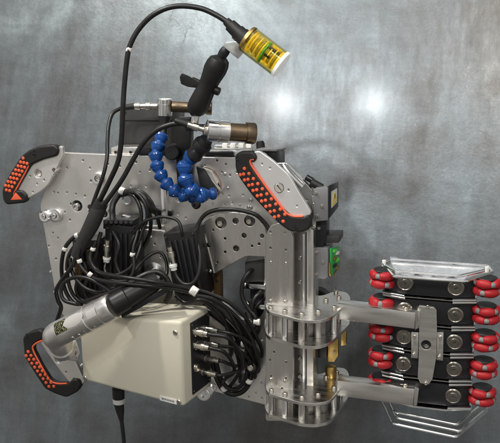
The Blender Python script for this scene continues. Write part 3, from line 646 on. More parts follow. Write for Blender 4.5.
obj('base_post', cyl_bm(P(197, 108, DL), P(194, 126, DL), .0075), 'alu_bright', ma); obj('base_ball', ball_bm(P(195.5, 111, DL), .012), 'anod_black', ma)
obj('base_foot', loft_bm(pt((184, 124, DL), (206, 124, DL), (203, 131, DL), (186, 131, DL)), pt((184, 124, DL + 10), (206, 124, DL + 10), (203, 131, DL + 10), (186, 131, DL + 10)), .001), 'anod_black', ma)

# ================================================================== lamps on blue flexible hoses
def torch(label, A, B, r, frac, conn_to, d_side):
    t = thing('spot_torch', label, 'torch', A, 'bronze spot torches')
    L = (B - A).length
    obj('silver_head', lathe_bm([(0, 0), (0, r * .85), (.015, r), (frac * .48, r), (frac * .5, r * .93), (frac * .54, r * .93), (frac * .56, r), (frac, r), (frac, r * .6)], A, B, 36), 'alu_bright', t)
    obj('bronze_body', lathe_bm([(frac + .002, r * .6), (frac + .002, r * .84), (.80, r * .84), (.81, r * .98), (.97, r * 1.0), (1, r * .93), (1, r * .7), (.97, r * .65), (.97, 0)], A, B, 36), 'bronze', t)
    n_ = (A - B).normalized(); obj('rear_screw', lathe_bm([(0, r * .5), (.7, r * .5), (1, r * .4), (1, 0)], A, A + n_ * .006, 20), 'nickel', t)
    C = conn_to; ca = C[0]; cb = C[1]
    obj('plug', lathe_bm([(0, .0052), (.35, .0052), (.36, .0075), (.7, .0075), (.72, .006), (1, .006)], ca, cb, 18), 'nickel', t)
    obj('plug_boot', lathe_bm([(0, .0062), (.6, .006), (1, .0042)], cb, cb + (cb - ca).normalized() * .026, 16), 'rubber', t)
    return t
torch('front bronze torch with silver head on the right blue hose', P(206.5, 130.5, -42), P(255, 133.5, -20), 10.3 * U, .45, (P(205, 130, -40), P(188, 124.5, -42)), 0)
t2 = thing('spot_torch', 'rear bronze torch behind the black arm with an upright silver head', 'torch', P(165, 116, 6), 'bronze spot torches')
r = 7.2 * U
obj('silver_head', lathe_bm([(0, r * .9), (.04, r), (.30, r), (.33, r * .9), (.37, r * .9), (.40, r), (.96, r), (1, r * .88)], P(165, 98.8, 6), P(165, 116, 6), 32), 'alu_bright', t2)
obj('bronze_body', lathe_bm([(0, .011), (.85, .011), (.86, .0135), (.98, .0135), (1, .012)], P(172, 106.5, 6), P(212, 108.5, 18), 28), 'bronze', t2)
obj('plug', lathe_bm([(0, .0062), (.3, .0062), (.31, .008), (.5, .008), (.52, .0055), (.75, .0055), (.76, .0075), (1, .0070)], P(158, 106.3, 6), P(135, 106.2, 4), 18), 'nickel', t2)
obj('plug_boot', lathe_bm([(0, .0065), (.6, .006), (1, .0042)], P(135, 106.2, 4), P(121, 108, 2), 16), 'rubber', t2)
obj('neck', lathe_bm([(0, .013), (.2, .012), (.5, .008), (1, .009)], P(165, 116, 6), P(163, 134, 0), 20), 'anod_black', t2)

def hose(label, pts, r, cone_from=None):
    t = thing('flexible_hose', label, 'hose', pts[-1], 'blue segmented hoses')
    path = spline(pts, 12); acc = [0]
    for a, b in zip(path, path[1:]): acc.append(acc[-1] + (b - a).length)
    L = acc[-1]; n = max(3, round(L / (r * 1.5)))
    def at(s):
        for i in range(len(acc) - 1):
            if acc[i + 1] >= s: f = (s - acc[i]) / max(1e-9, acc[i + 1] - acc[i]); return path[i].lerp(path[i + 1], f)
        return path[-1]
    for k in range(n):
        A = at(L * k / n); B = at(L * (k + 1) / n); B = A + (B - A) * 1.5
        obj('segment', lathe_bm([(0, r * .72), (.02, r * .96), (.07, r * 1.04), (.20, r * 1.04), (.25, r * .96), (.30, r * .93), (.44, r * .80), (.54, r * .62), (.64, r * .60), (.72, r * .76), (.82, r * .82), (.92, r * .78), (1, r * .6)], A, B, 22), 'blue', t)
    return t
hose('left blue segmented hose curling down from the rear torch', pt((162, 135, -4), (158, 146, -12), (155.5, 156, -18), (157.5, 168, -22), (163, 179, -24), (171, 188.5, -26), (182, 195, -24), (190, 197, -18)), 7.0 * U)
hose('right blue segmented hose curling down from the front torch', pt((193, 155, -26), (187, 160, -28), (183.5, 169, -32), (186, 181, -34), (191, 190, -34), (199, 195.5, -30), (210, 194, -22)), 7.6 * U)
t = thing('swivel_joint', 'black swivel neck between the front torch and the right blue hose', 'joint', P(200, 150, -30))
obj('neck', lathe_bm([(0, .012), (.25, .0165), (.5, .0165), (.55, .011), (.62, .014), (.85, .0165), (1, .012)], P(207, 139, -34), P(192, 158, -27), 24), 'anod_black', t)
obj('ring', lathe_bm([(.0, .0175), (.5, .0185), (1, .0175)], P(204, 143, -33), P(200.5, 147, -32), 24), 'rubber', t)
t = thing('hose_mount', 'white and black round mount where the right blue hose meets the plate', 'mount', P(206, 180, 0))
obj('mount_block', loft_bm(pt((196, 166, -14), (204, 169, -12), (217, 190, -12), (212, 199, -14), (202, 196, -14)), pt((196, 166, -.2), (206, 168, -.2), (219, 190, -.2), (212, 199, -.2), (202, 196, -.2)), .002), 'anod_black', t)
obj('white_flange', loft_bm(pt((202, 168, -9), (212, 172, -7), (216, 184, -7), (213, 196, -8), (219, 190, -8)), pt((204, 166, -.3), (214, 170, -.3), (219, 182, -.3), (214, 197, -.3), (221, 190, -.3)), .001), 'label_white', t)
obj('red_wire', tube_bm(pt((204, 167, -10), (212, 170, -6), (219, 178, -2), (220.5, 188, -1.5), (216, 197, -3)), .0008, 6), 'copper_cap', t)
# upright bar in front of the slot
t = thing('silver_bar', 'thin upright silver bar hanging below the left blue hose', 'bar', P(163, 224, -20)); obj('bar', prism_bm([(160.5, 184), (166, 184), (166, 224), (161, 224)], -20, 5, .0006), 'alu_bright', t)
for y in (188, 219): bolt(163.3, y, -20, 1.3, t, 'button')

# ================================================================== devices behind the top edge
t = thing('black_case', 'matt black case standing behind the top edge of the plate', 'case', P(150, 155, 40))
obj('case_body', prism_bm([(121.5, 108), (172, 108), (172, 160), (121.5, 160)], 30, 40, .003), 'box_dark', t)
for x, y in ((125, 112), (168, 112)): bolt(x, y, 30, 1.2, t, 'button', 'bolt_dark')
obj('lid_seam', prism_bm([(121, 120), (172.5, 120), (172.5, 121), (121, 121)], 29.6, 1, .0002), 'anod_black', t)
t = thing('mount_post', 'black mounting post with round knob between the blue hoses', 'post', P(178, 190, -4))
obj('post', prism_bm([(176, 118), (190, 118), (190, 168), (187, 196), (178, 196), (176, 168)], -8, 12, .002), 'plastic_black', t)
obj('side_block', prism_bm([(137, 147), (160, 147), (160, 155), (137, 155)], -2, 14, .0015), 'anod_black', t)
obj('knob', lathe_bm([(0, .014), (.1, .016), (.8, .016), (1, .013), (1, 0)], P(173, 151, -6), P(171.5, 152.5, -20), 26), 'plastic_black', t)
obj('knob_shaft', cyl_bm(P(164, 152, -10), P(178, 151, -10), .006), 'anod_black', t)
t = thing('angle_block', 'pale silver block on the plate top beside the black case', 'block', P(118, 156, 8)); obj('block', prism_bm([(111, 147.5), (138, 147), (138, 158), (111, 158)], 6, 20, .0015), 'alu', t)
for x in (116, 131): bolt(x, 152, 6, 1.4, t, 'cap', 'bolt_dark')
t = thing('slide_table', 'silver slide table with rails behind the top edge right of the torches', 'slide', P(240, 158, 20))
obj('deck', loft_bm(pt((192, 150, 12), (256, 151, 12), (256, 163, 12), (192, 162, 12)), pt((192, 150, 70), (262, 151, 70), (262, 163, 70), (192, 162, 70)), .0015), 'alu_bright', t)
for y0, m_ in ((147, 'alu_brushed'), (144, 'alu_bright')):
    obj('rail', prism_bm([(214, y0 + 1.5), (252, y0 + 2.5), (252, y0 + 5), (214, y0 + 4)], 44 + (147 - y0) * 3, 8, .0006), m_, t)
for x in (222, 230, 238, 246): obj('carriage', prism_bm([(x, 143.5), (x + 5, 143.8), (x + 5, 148), (x, 148)], 40, 6, .0006), 'label_white' if x % 4 else 'anod_black', t)
obj('black_bar', prism_bm([(205, 152), (233, 152), (233, 160), (205, 160)], 8, 3, .001), 'anod_black', t)
t = thing('small_black_box', 'small black box behind the top of the upper right handle', 'box', P(275, 165, 30)); obj('body', loft_bm(pt((256, 152, 20), (276, 151, 20), (276, 166, 20), (256, 166, 20)), pt((266, 149, 60), (285, 150, 60), (285, 163, 60), (266, 163, 60)), .002), 'anod_black', t)
obj('lid', loft_bm(pt((255, 149.5, 18), (276.5, 149.5, 18), (276.5, 151.4, 18), (255, 151.4, 18)), pt((265, 146.5, 60), (286, 147.5, 60), (286, 149.6, 60), (265, 149.2, 60)), .0006), 'box_grey', t)
t = thing('cable_stub', 'short black rubber cap poking up behind the plate top', 'cap', P(262, 148, 50)); obj('cap', lathe_bm([(0, .009), (.7, .009), (1, .007)], P(261, 150, 50), P(260, 141, 50), 20), 'rubber', t); obj('rim', cyl_bm(P(261, 150.5, 50), P(261, 148.5, 50), .0105), 'anod_black', t)
t = thing('cover_frame', 'angled bright aluminium frame behind the upper right handle', 'frame', P(300, 200, 12))
vplate('front_sheet', rnd([(268, 163), (287, 163), (312, 190), (312, 232), (300, 232), (292, 208)], 3), 2, 4, 'alu_bright', t, [(285, 169, .9), (292, 176, .9), (307, 200, 1), (308, 218, 1)])
vplate('rear_sheet', rnd([(272, 164), (288, 163), (313, 188), (313, 236), (304, 236), (303, 194), (286, 172)], 3), 16, 4, 'alu_brushed', t)
obj('diagonal_brace', tube_bm(pt((283, 165, -2), (290, 175, -4), (302, 187, -2)), .006, 12), 'alu_bright', t)
obj('side_strip', prism_bm([(311.5, 196), (316, 196), (316, 240), (311.5, 240)], -2, 20, .0008), 'alu_brushed', t)
for y in (204, 226): bolt(313.8, y, -2, 1.2, t, 'button')

def sensor(label, front, back, d1, d2, m_front):
    t = thing('sensor_camera', label, 'camera', P(front[3][0], front[3][1], d1), 'sensor cameras on the right edge')
    obj('housing', loft_bm([P(x, y, d1) for x, y in front], [P(x, y, d2) for x, y in back], .0018), m_front, t); return t
s1 = sensor('upper grey camera box with yellow warning sticker on its side', [(313.5, 189), (328, 187.5), (328, 220.5), (313.5, 222)], [(322, 183), (333, 182.5), (333, 210), (322, 212)], -6, 26, 'box_grey')
obj('lens_hood', loft_bm(pt((327.2, 186, -4), (329.5, 185.5, -4), (329.5, 218.5, -4), (327.2, 219, -4)), pt((336, 182, 34), (338.5, 181.5, 34), (338.5, 207, 34), (336, 207.5, 34)), .0012), 'anod_black', s1)
def on_side(F, B, u, v, off):      # point on the quad spanned by two front and two back pixels
    return F[0].lerp(F[1], v).lerp(B[0].lerp(B[1], v), u) + Vector((off, 0, 0))
SF, SB = pt((329.6, 185.5, -4), (329.6, 218.5, -4)), pt((338.6, 181.5, 34), (338.6, 207, 34))
st = obj('warning_sticker', loft_bm([on_side(SF, SB, u, v, .0006) for u, v in ((.2, .22), (.8, .22), (.8, .74), (.2, .74))], [on_side(SF, SB, u, v, -.0006) for u, v in ((.2, .22), (.8, .22), (.8, .74), (.2, .74))]), 'label_white', s1)
obj('yellow_triangle', loft_bm([on_side(SF, SB, u, v, .0012) for u, v in ((.5, .28), (.76, .56), (.24, .56))], [on_side(SF, SB, u, v, .0004) for u, v in ((.5, .28), (.76, .56), (.24, .56))]), 'yellow', st)
obj('triangle_mark', loft_bm([on_side(SF, SB, u, v, .0017) for u, v in ((.47, .36), (.53, .36), (.52, .5), (.48, .5))], [on_side(SF, SB, u, v, .001) for u, v in ((.47, .36), (.53, .36), (.52, .5), (.48, .5))]), 'ink', st)
obj('yellow_band', loft_bm([on_side(SF, SB, u, v, .0012) for u, v in ((.26, .60), (.74, .60), (.74, .70), (.26, .70))], [on_side(SF, SB, u, v, .0004) for u, v in ((.26, .60), (.74, .60), (.74, .70), (.26, .70))]), 'yellow', st)
for x, y in ((316, 193), (322, 206), (317, 216)): bolt(x, y, -6, 1.5, s1, 'cap', 'nickel')
obj('top_plug', cyl_bm(P(311, 182, 8), P(322, 188, 8), .008), 'rubber', s1); obj('top_plug', cyl_bm(P(306, 177, 10), P(313, 181, 10), .006), 'anod_black', s1)
t = thing('black_linkage', 'black block between the upper and lower grey cameras', 'block', P(320, 240, 6)); obj('block', prism_bm([(313.5, 222), (326, 220), (326, 236), (322, 252), (313.5, 252)], 0, 20, .0015), 'anod_black', t); obj('cap', prism_bm([(317, 236), (339, 236), (339, 243), (317, 244)], 4, 26, .0015), 'box_dark', t)
bolt(319, 228, 0, 1.6, t)
s2 = sensor('lower grey camera box with a bright green circuit board on its side', [(313.5, 247.5), (328, 247.5), (328, 277), (325, 279.5), (313.5, 278)], [(322, 243), (333, 243), (333, 270), (331, 273), (322, 272)], -2, 24, 'box_grey')
GF, GB = pt((328.6, 248, -2), (328.6, 277, -2)), pt((337.6, 245, 26), (337.6, 268, 26))
bd = obj('circuit_board', loft_bm([on_side(GF, GB, u, v, .004) for u, v in ((.1, .02), (1, .02), (1, .9), (.1, .98))], [on_side(GF, GB, u, v, 0) for u, v in ((.1, .02), (1, .02), (1, .9), (.1, .98))], .0004), 'green_pcb', s2)
for k in range(6):
    u0, v0 = (.25 + .3 * (k % 2), .08 + .14 * k); obj('chip', loft_bm([on_side(GF, GB, u, v, .0075) for u, v in ((u0, v0), (u0 + .26, v0), (u0 + .26, v0 + .10), (u0, v0 + .10))], [on_side(GF, GB, u, v, .004) for u, v in ((u0, v0), (u0 + .26, v0), (u0 + .26, v0 + .10), (u0, v0 + .10))]), ('green_led', 'label_white', 'brass', 'green_led', 'anod_black', 'brass')[k], bd)
obj('brass_edge', tube_bm([on_side(GF, GB, u, v, .002) for u, v in ((.0, .5), (.05, .95), (.5, 1.03), (.95, .92))], .0022, 8), 'brass', s2)
for x, y in ((323, 262), (317, 274), (317, 252)): bolt(x, y, -2, 1.5, s2, 'cap', 'steel')

# ================================================================== window motor
t = thing('window_motor', 'dark grey motor with silver brackets inside the plate window', 'motor', P(255, 300, 4))
obj('motor_body', loft_bm(pt((245, 262, -2), (264, 259, -2), (264, 281, -2), (245, 283, -2)), pt((248, 256, 24), (266, 254, 24), (266, 276, 24), (248, 277, 24)), .002), 'box_dark', t)
obj('lower_body', prism_bm([(250, 285), (265, 284), (265, 330), (250, 330)], 4, 16, .002), 'anod_black', t)
for y in (284, 304): obj('silver_bracket', prism_bm([(243.5, y), (265, y + 1), (265, y + 5.5), (243.5, y + 5)], -6, 10, .0006), 'alu_bright', t)

# ================================================================== manipulator wrist
wr = thing('wrist_tube', 'silver and black tubular wrist with rounded elbow crossing the cream box', 'tube', P(58, 345, -80))
W0, W1 = P(64, 331, -94), P(113.5, 305.5, -94); r = 12.2 * SC(90, 320, -94)
obj('silver_tube', lathe_bm([(0, r * .9), (.0, r * .98), (.42, r * .98), (.43, r * 1.03), (.52, r * 1.03), (.53, r * .97), (.60, r * .97), (.605, r * 1.02), (.78, r * 1.02), (.785, r * .98), (.80, r * .98), (.805, r * 1.02), (.97, r * 1.0), (1, r * .92), (1, 0)], W0, W1, 44), 'alu', wr)
bm = tube_bm(pt((72, 327, -94), (64, 331, -94), (58.5, 333.8, -92), (55, 336, -90), (55.5, 338.5, -86), (58, 342, -80)), lambda t: r * (.98 if t < .35 else .98 - .22 * ((t - .35) / .65) ** 2), 32, 8); obj('elbow', bm, 'alu', wr)
obj('knuckle', lathe_bm([(0, r * .80), (.1, r * .90), (.5, r * .90), (.55, r * .82), (.65, r * .82), (.7, r * .92), (.95, r * .92), (1, r * .84), (1, 0)], P(57, 339, -84), P(64.5, 351, -66), 36), 'alu', wr)
obj('foot_block', loft_bm(pt((60, 343, -60), (76, 340, -60), (80, 352, -60), (78, 361, -60), (66, 360, -60)), pt((60, 343, -26), (76, 340, -26), (80, 352, -26), (78, 361, -26), (66, 360, -26)), .002), 'alu', wr)
bolt(75, 350, -60, 2.4, wr); bolt(70, 356, -60, 1.8, wr, 'cap', 'bolt_dark'); bolt(77, 356, -60, 2.4, wr)
K0, K1 = P(112, 306, -93), P(158, 280, -66)
obj('black_sleeve', lathe_bm([(0, r * .8), (.02, r * .86), (.3, r * .86), (.32, r * .78), (.9, r * .72), (1, r * .6), (1, 0)], K0, K1, 36), 'plastic_black', wr)
obj('side_rib', loft_bm(pt((120, 312, -84), (170, 285, -70), (172, 290, -70), (122, 318, -84)), pt((120, 312, -66), (170, 285, -56), (172, 290, -56), (122, 318, -66)), .001), 'anod_black', wr)
aw = (W1 - W0).normalized()
def on_tube(f, ang, off):           # point on the wrist's surface; ang 0 faces the camera, + turns up
    n0 = Vector((0, -1, 0)); n0 = (n0 - aw * n0.dot(aw)).normalized(); n1 = aw.cross(n0); n1 = n1 if n1.z > 0 else -n1
    return W0.lerp(W1, f) + (n0 * math.cos(ang) + n1 * math.sin(ang)) * (r * .98 + off)
def patch_bm(f0, f1, a0, a1, off, oval=False, n=10):
    bm = bmesh.new(); g = [[bm.verts.new(on_tube(f0 + (f1 - f0) * i / n, (a0 + a1) / 2 + (a1 - a0) * (j / n - .5) * ((math.sqrt(max(.02, 1 - (2 * i / n - 1) ** 2))) if oval else 1), off)) for j in range(n + 1)] for i in range(n + 1)]
    for i in range(n):
        for j in range(n): bm.faces.new((g[i][j], g[i + 1][j], g[i + 1][j + 1], g[i][j + 1]))
    return bm
obj('print_plate', patch_bm(-.02, .20, .05, 1.05, .0006), 'print_plate', wr); obj('white_sticker', patch_bm(.17, .56, .05, .95, .0018, True), 'sticker_grey', wr)
obj('grey_strip', patch_bm(.62, .80, .05, .62, .0019), 'sticker_grey', wr)
for f, a in ((.18, -.75), (.42, -.75), (.62, -.75), (.30, -.80)):
    q = on_tube(f, a, -.0002); q2 = on_tube(f, a, .01); bolt_at(q, (q2 - q).normalized(), .003, wr, 'button')

# ================================================================== cream enclosure
F = pt((78.5, 315, -60), (181, 321.5, -82), (184, 407.5, -82), (82, 380.5, -60))
dirn = Vector((10.8 * U, 51.9 * U, 0)) * 1.0
Bk = [p + dirn for p in F]
bx = thing('enclosure_box', 'cream plastic enclosure box with black connector panel on its right side', 'box', F[3])
obj('body', loft_bm(F, Bk, .0075, 4), 'cream', bx, 60)
# lid seam: thin lip round the front third
fr = .16
S0 = [a.lerp(b, fr) for a, b in zip(F, Bk)]; S1 = [a.lerp(b, fr + .018) for a, b in zip(F, Bk)]; cc = sum(S0, Vector()) / 4; ex = lambda v: v + (v - cc).normalized() * .0010
nrm = (F[1] - F[0]).cross(F[3] - F[0]).normalized()
if nrm.y > 0: nrm = -nrm
def fp(u, v, off=0): return F[0].lerp(F[1], u).lerp(F[3].lerp(F[2], u), v) + nrm * off
for u, v in ((.945, .13), (.955, .945), (.035, .945)): bolt_at(fp(u, v, .0002), nrm, .0052, bx, 'cross', 'nickel')
lb = obj('label_sticker', loft_bm([fp(u, v, .0008) for u, v in ((.775, .925), (.935, .925), (.935, .985), (.775, .985))], [fp(u, v, -.0004) for u, v in ((.775, .925), (.935, .925), (.935, .985), (.775, .985))]), 'label_white', bx)
for k, (a, b_) in enumerate(((.795, .815), (.82, .838), (.845, .862), (.867, .884), (.889, .912))):
    obj('print_mark', loft_bm([fp(u, v, .0012) for u, v in ((a, .945), (b_, .945), (b_, .966), (a, .966))], [fp(u, v, .0006) for u, v in ((a, .945), (b_, .945), (b_, .966), (a, .966))]), 'wheel_grey', lb)
sn = (Bk[1] - F[1]).cross(F[2] - F[1]).normalized(); sn = sn if sn.x > 0 else -sn
def sp_(u, v, off=0): return F[1].lerp(Bk[1], u).lerp(F[2].lerp(Bk[2], u), v) + sn * off
pq = ((.30, .08), (.97, .08), (.97, .92), (.30, .92))
pn = obj('connector_panel', loft_bm([sp_(u, v, .0025) for u, v in pq], [sp_(u, v, -.002) for u, v in pq], .0006), 'anod_black', bx)
for u, v in ((.34, .11), (.93, .11), (.34, .89), (.93, .89)): bolt_at(sp_(u, v, .0025), sn, .0028, bx, 'button', 'bolt_dark')
conn_end = []
for u, v, L_ in ((.42, .20, .030), (.42, .36, .032), (.72, .22, .034), (.74, .40, .034), (.74, .58, .034), (.62, .72, .034), (.42, .62, .006)):
    c0 = sp_(u, v, .0025); c1 = c0 + sn * L_; R = .0070 if u < .5 else .0058
    obj('connector', lathe_bm([(0, R * 1.25), (.12, R * 1.25), (.13, R), (.45, R), (.46, R * 1.12), (.72, R * 1.12), (.73, R * .9), (1, R * .88), (1, 0)], c0, c1, 20), 'nickel' if u < .7 else 'steel', bx)
    if L_ > .01: conn_end.append(c1)

# ================================================================== black drive units on the plate
def unit(label, front, d1, t_, top):
    t = thing('drive_unit', label, 'drive unit', P(front[3][0], front[3][1], d1 + t_), 'black finned drive units')
    b_ = obj('case', prism_bm(front, d1, t_, .0022), 'plastic_black', t)
    (x0, y0), (x1, y1), (x2, y2), (x3, y3) = front
    for k in range(5):
        f = .16 + .17 * k
        ax0 = (x0 + (x1 - x0) * f, y0 + (y1 - y0) * f + 8); ax1 = (x3 + (x2 - x3) * f, y3 + (y2 - y3) * f - 8)
        obj('fin', prism_bm([(ax0[0], ax0[1]), (ax0[0] + 2.2, ax0[1]), (ax1[0] + 2.2, ax1[1]), (ax1[0], ax1[1])], d1 - 3, 3.5, .0006), 'anod_black', t)
    for x, y in ((x0 + 3, y0 + 4), (x1 - 3, y1 + 4), (x3 + 3, y3 - 4), (x2 - 3, y2 - 4)): bolt(x, y, d1, 1.3, t, 'cap', 'bolt_dark')
    return t
u1 = unit('left black finned drive unit beside the thick sleeve', [(105, 224), (134, 227), (136, 286), (104, 284)], -34, 33, 0)
u2 = unit('right black finned drive unit beside the link plate', [(163, 234), (196, 230), (204, 300), (176, 302)], -36, 35, 0)
u3 = unit('low black finned drive unit behind the loops at the left', [(72, 240), (98, 240), (104, 300), (76, 303)], -24, 23, 0)
def plug(parent, x, y, d, x2, y2, m_='nickel'):
    A, B = P(x, y, d), P(x2, y2, d)
    obj('plug', lathe_bm([(0, .006), (.3, .006), (.31, .008), (.6, .008), (.61, .0066), (1, .0062)], A, B, 18), m_, parent)
plug(u1, 108, 240, -40, 107, 257); plug(u2, 169.5, 247, -42, 173, 263); plug(u2, 172.5, 262, -42, 174, 270, 'label_white'); plug(u1, 107, 255, -40, 106.5, 262, 'label_white')
plug(u3, 78, 262, -30, 80, 280, 'rust'); plug(u3, 90, 250, -30, 92, 268, 'rust')
obj('terminal_row', prism_bm([(103, 220), (134, 220), (134, 229), (103, 229)], -30, 24, .0015), 'anod_black', u1)
for k in range(6): obj('terminal', cyl_bm(P(106 + 5 * k, 222, -30), P(106 + 5 * k, 222, -36), .004), 'rubber', u1)
obj('silver_tab', prism_bm([(122, 215), (134, 219), (133, 222), (121, 218)], -18, 6, .0005), 'alu_bright', u1)
# bright angle plate between the units
t = thing('gusset_plate', 'bare bright gusset plate seen between the two black drive units', 'plate', P(155, 285, -10))
vplate('sheet', rnd([(139, 229), (164, 231), (172, 282), (166, 292), (134, 292), (136, 262)], 2), -10, 4, 'alu', t, [(151, 236, 1.2), (154.5, 244, 1.2), (161, 256.5, 1.2), (152, 268, 1)])
obj('bright_boss', lathe_bm([(0, .024), (.4, .024), (.8, .016), (1, .012), (1, 0)], P(155, 274, -10), P(155, 274, -18), 28), 'alu_bright', t)
obj('fold', loft_bm(pt((136, 270, -12), (141, 268, -14), (141, 282, -14), (135, 284, -12)), pt((136, 270, -10), (141, 268, -10), (141, 282, -10), (135, 284, -10)), .0004), 'alu_bright', t)

# ================================================================== cables
def cable(label, pts, rpx, m='cable_black', name='cable', group='black cables', cat='cable'):
    w_ = [p if isinstance(p, Vector) else P(*p) for p in pts]
    o = obj(name, tube_bm(w_, rpx * U, 12, 9), m, None, 60); tag(o, label, cat, group); return o
cable('long black cable arching over from the beacon lamp down to the sleeve', [P(227, 22, DL), (216, 15, -34), (201, 8.5, -34), (182, 6, -36), (166, 8.5, -38), (151, 16.5, -40), (139, 29, -42), (131.5, 42, -44), (127.5, 56, -46), (124.5, 84, -48), (122.8, 110, -50), (121.5, 137, -50), (118.5, 160, -50), (110, 180, -48), (99, 202, -46), (92, 216, -44)], 2.5)
cable('black cable from the rear torch plug down past the plate top', [P(122, 107.8, 2), (113, 113, -6), (109, 124, -14), (107.5, 140, -24), (107, 158, -32), (103, 176, -38), (96, 195, -40), (90, 212, -42)], 2.0)
cable('black cable from the front torch plug curving down to the sleeve', [P(181, 123.5, -42), (171, 124.5, -42), (157, 130, -44), (144, 142, -46), (133, 160, -48), (123, 178, -50), (112, 194, -50), (99, 211, -48), (93, 219, -46)], 2.4)
t = thing('cable_sleeve', 'thick black braided sleeve gathering the cables at upper left', 'sleeve', P(77, 258, -46))
obj('sleeve', tube_bm(pt((101, 205, -46), (97, 213, -46), (91, 226, -47), (83, 241, -48), (76, 256, -48)), lambda t: .0125 + .003 * math.sin(min(1, t * 1.3) * math.pi) - .006 * max(0, t - .8), 20), 'sleeve', t)
obj('end_tape', tube_bm(pt((102, 202, -46), (96, 214, -46)), lambda t: .0138, 18), 'rubber', t)
cable('black cable leaving the sleeve and looping down the left edge', [(79, 250, -48), (72, 266, -50), (62, 280, -50), (56.5, 290, -46), (58, 300, -40), (61, 308, -34), (57, 322, -22), (60, 332, -12)], 2.3)
cable('outer black cable loop at the left drive unit', [(88, 233, -30), (76, 236, -34), (66, 246, -36), (62, 260, -36), (62, 276, -34), (66, 292, -34), (74, 303, -36), (82, 304, -40)], 2.1)
cable('second black cable loop inside the outer left loop', [(92, 236, -32), (80, 241, -38), (70, 253, -40), (67, 268, -40), (70, 288, -40), (78, 300, -40), (90, 303, -42)], 2.0)
cable('low black cable loop just above the silver wrist', [(76, 304, -60), (64, 300, -60), (61, 290, -58), (66, 281, -58), (78, 277, -60), (92, 280, -62), (108, 290, -64), (122, 303, -68)], 2.0)
cable('black cable with bright tie points running along above the wrist', [(84, 238, -50), (78, 256, -54), (82, 268, -56), (94, 278, -60), (112, 282, -80), (140, 285, -84), (170, 288, -72), (192, 293, -60), (214, 301, -48), (236, 316, -40), (250, 336, -32), (257, 356, -22), (259, 366, -8), (258, 372, 2)], 2.0)
cable('upper long black cable crossing right towards the link plate', [(96, 242, -46), (90, 258, -52), (98, 271, -58), (116, 276, -82), (150, 281, -84), (182, 287, -66), (204, 292, -54), (228, 302, -46), (246, 318, -36), (258, 340, -20), (262, 350, -8), (262, 357, 2)], 1.9)
cable('black cable hanging from the left drive unit plug', [(106.8, 259, -40), (105, 270, -46), (112, 280, -54), (128, 280, -56), (134, 268, -52), (133, 250, -46), (136, 238, -40), (140, 222, -30)], 1.7)
cable('thick black harness bending round at the top of the slot', [(121, 194, -12), (132, 192, -20), (143, 196, -24), (149, 207, -24), (158, 212, -14), (170, 214, -2)], 3.6)
cable('black harness strand curving down in front of the slot', [(125, 192, -16), (134, 196, -24), (140, 207, -28), (141, 220, -30), (136, 232, -34), (131, 243, -38), (129, 256, -34), (128, 266, -26)], 2.0)
cable('second harness strand curving down beside the slot', [(122, 192, -14), (136, 193, -26), (145, 204, -30), (147, 218, -30), (142, 232, -34), (136, 250, -38), (131, 264, -30)], 1.9)
cable('third harness strand passing through the slot', [(124, 193, -12), (138, 190, -18), (150, 200, -20), (157, 216, -18), (160, 228, -10)], 1.9)
cable('black cable sweeping across the slot to the right', [(132, 236, -36), (141, 224, -36), (150, 219, -34), (165, 217, -32), (178, 221, -34), (182, 233, -36), (183, 242, -30)], 1.6)
cable('black upright cable from the harness down into the left drive unit', [(120, 193, -10), (113, 204, -16), (112.5, 216, -22), (114, 228, -30)], 3.2)
cable('black cable arching over the gusset plate to the wrist', [(118, 290, -60), (132, 274, -48), (146, 258, -30), (158, 252, -22), (165, 258, -22), (167, 272, -28), (162, 284, -40)], 1.7)
cable('thick black cable curving over the wrist end beside the gusset', [(126, 286, -64), (142, 276, -58), (156, 272, -52), (166, 278, -50), (170, 290, -50), (166, 302, -46)], 3.0)
cable('black U shaped cable arching over the link plate', [(174, 268, -42), (177, 277, -44), (184, 284, -46), (193, 283, -46), (199, 272, -42), (200, 255, -36), (197, 238, -30), (198, 225, -26), (206, 214, -24), (220, 209.5, -22), (238, 210, -22), (254, 214, -20), (263, 221, -17.5), (270, 231, -16.5), (276, 246, -16.5)], 2.1)
ce = conn_end
def from_conn(i, rest, r, label): cable(label, [ce[i] - sn * .004, ce[i] + sn * .008] + rest, r)
from_conn(0, [(228, 338, -62), (240, 352, -46), (242, 366, -38), (236, 378, -26), (230, 386, -12)], 1.9, 'cable from the top front plug of the cream box bending down')
from_conn(1, [(224, 352, -62), (232, 362, -48), (234, 372, -36), (226, 378, -30), (222, 384, -12)], 1.9, 'cable from the second front plug of the cream box bending down')
from_conn(2, [(232, 334, -48), (246, 340, -36), (258, 352, -20), (258, 366, -10), (256, 373, 2)], 1.7, 'cable from the upper rear plug of the cream box running right')
from_conn(3, [(234, 348, -44), (246, 356, -30), (252, 366, -16), (250, 374, -8), (247, 379, 2)], 1.7, 'cable from the second rear plug of the cream box running right')
from_conn(4, [(236, 366, -40), (244, 360, -26), (246, 346, -20), (240, 330, -22), (228, 318, -20), (221, 314, -8), (218, 312, -2)], 1.7, 'cable from the third rear plug turning up towards the window')
from_conn(5, [(232, 373, -44), (243, 368, -30), (247, 356, -18), (248, 340, -8)], 1.7, 'cable from the lowest plug of the cream box curling up')
cable('big round black cable loop on the plate right of the cream box', [(250, 300, -12), (255, 318, -14), (252, 340, -14), (252, 362, -14), (250, 380, -12), (243, 391, -10), (232, 394, -10), (222, 388, -12), (216, 376, -14), (212, 362, -14)], 2.8)
cable('second round black cable loop inside the big loop', [(244, 312, -16), (250, 334, -18), (248, 362, -18), (245, 380, -16), (236, 389, -14), (226, 386, -14), (220, 376, -16), (216, 360, -18)], 2.2)
cable('diagonal black cable from the window motor down to the loop', [(254, 269, 2), (249, 272, -7), (243, 282, -12), (242, 296, -14), (248, 308, -16), (256, 320, -18), (248, 334, -22), (234, 344, -18), (230, 350, 2)], 2.2)
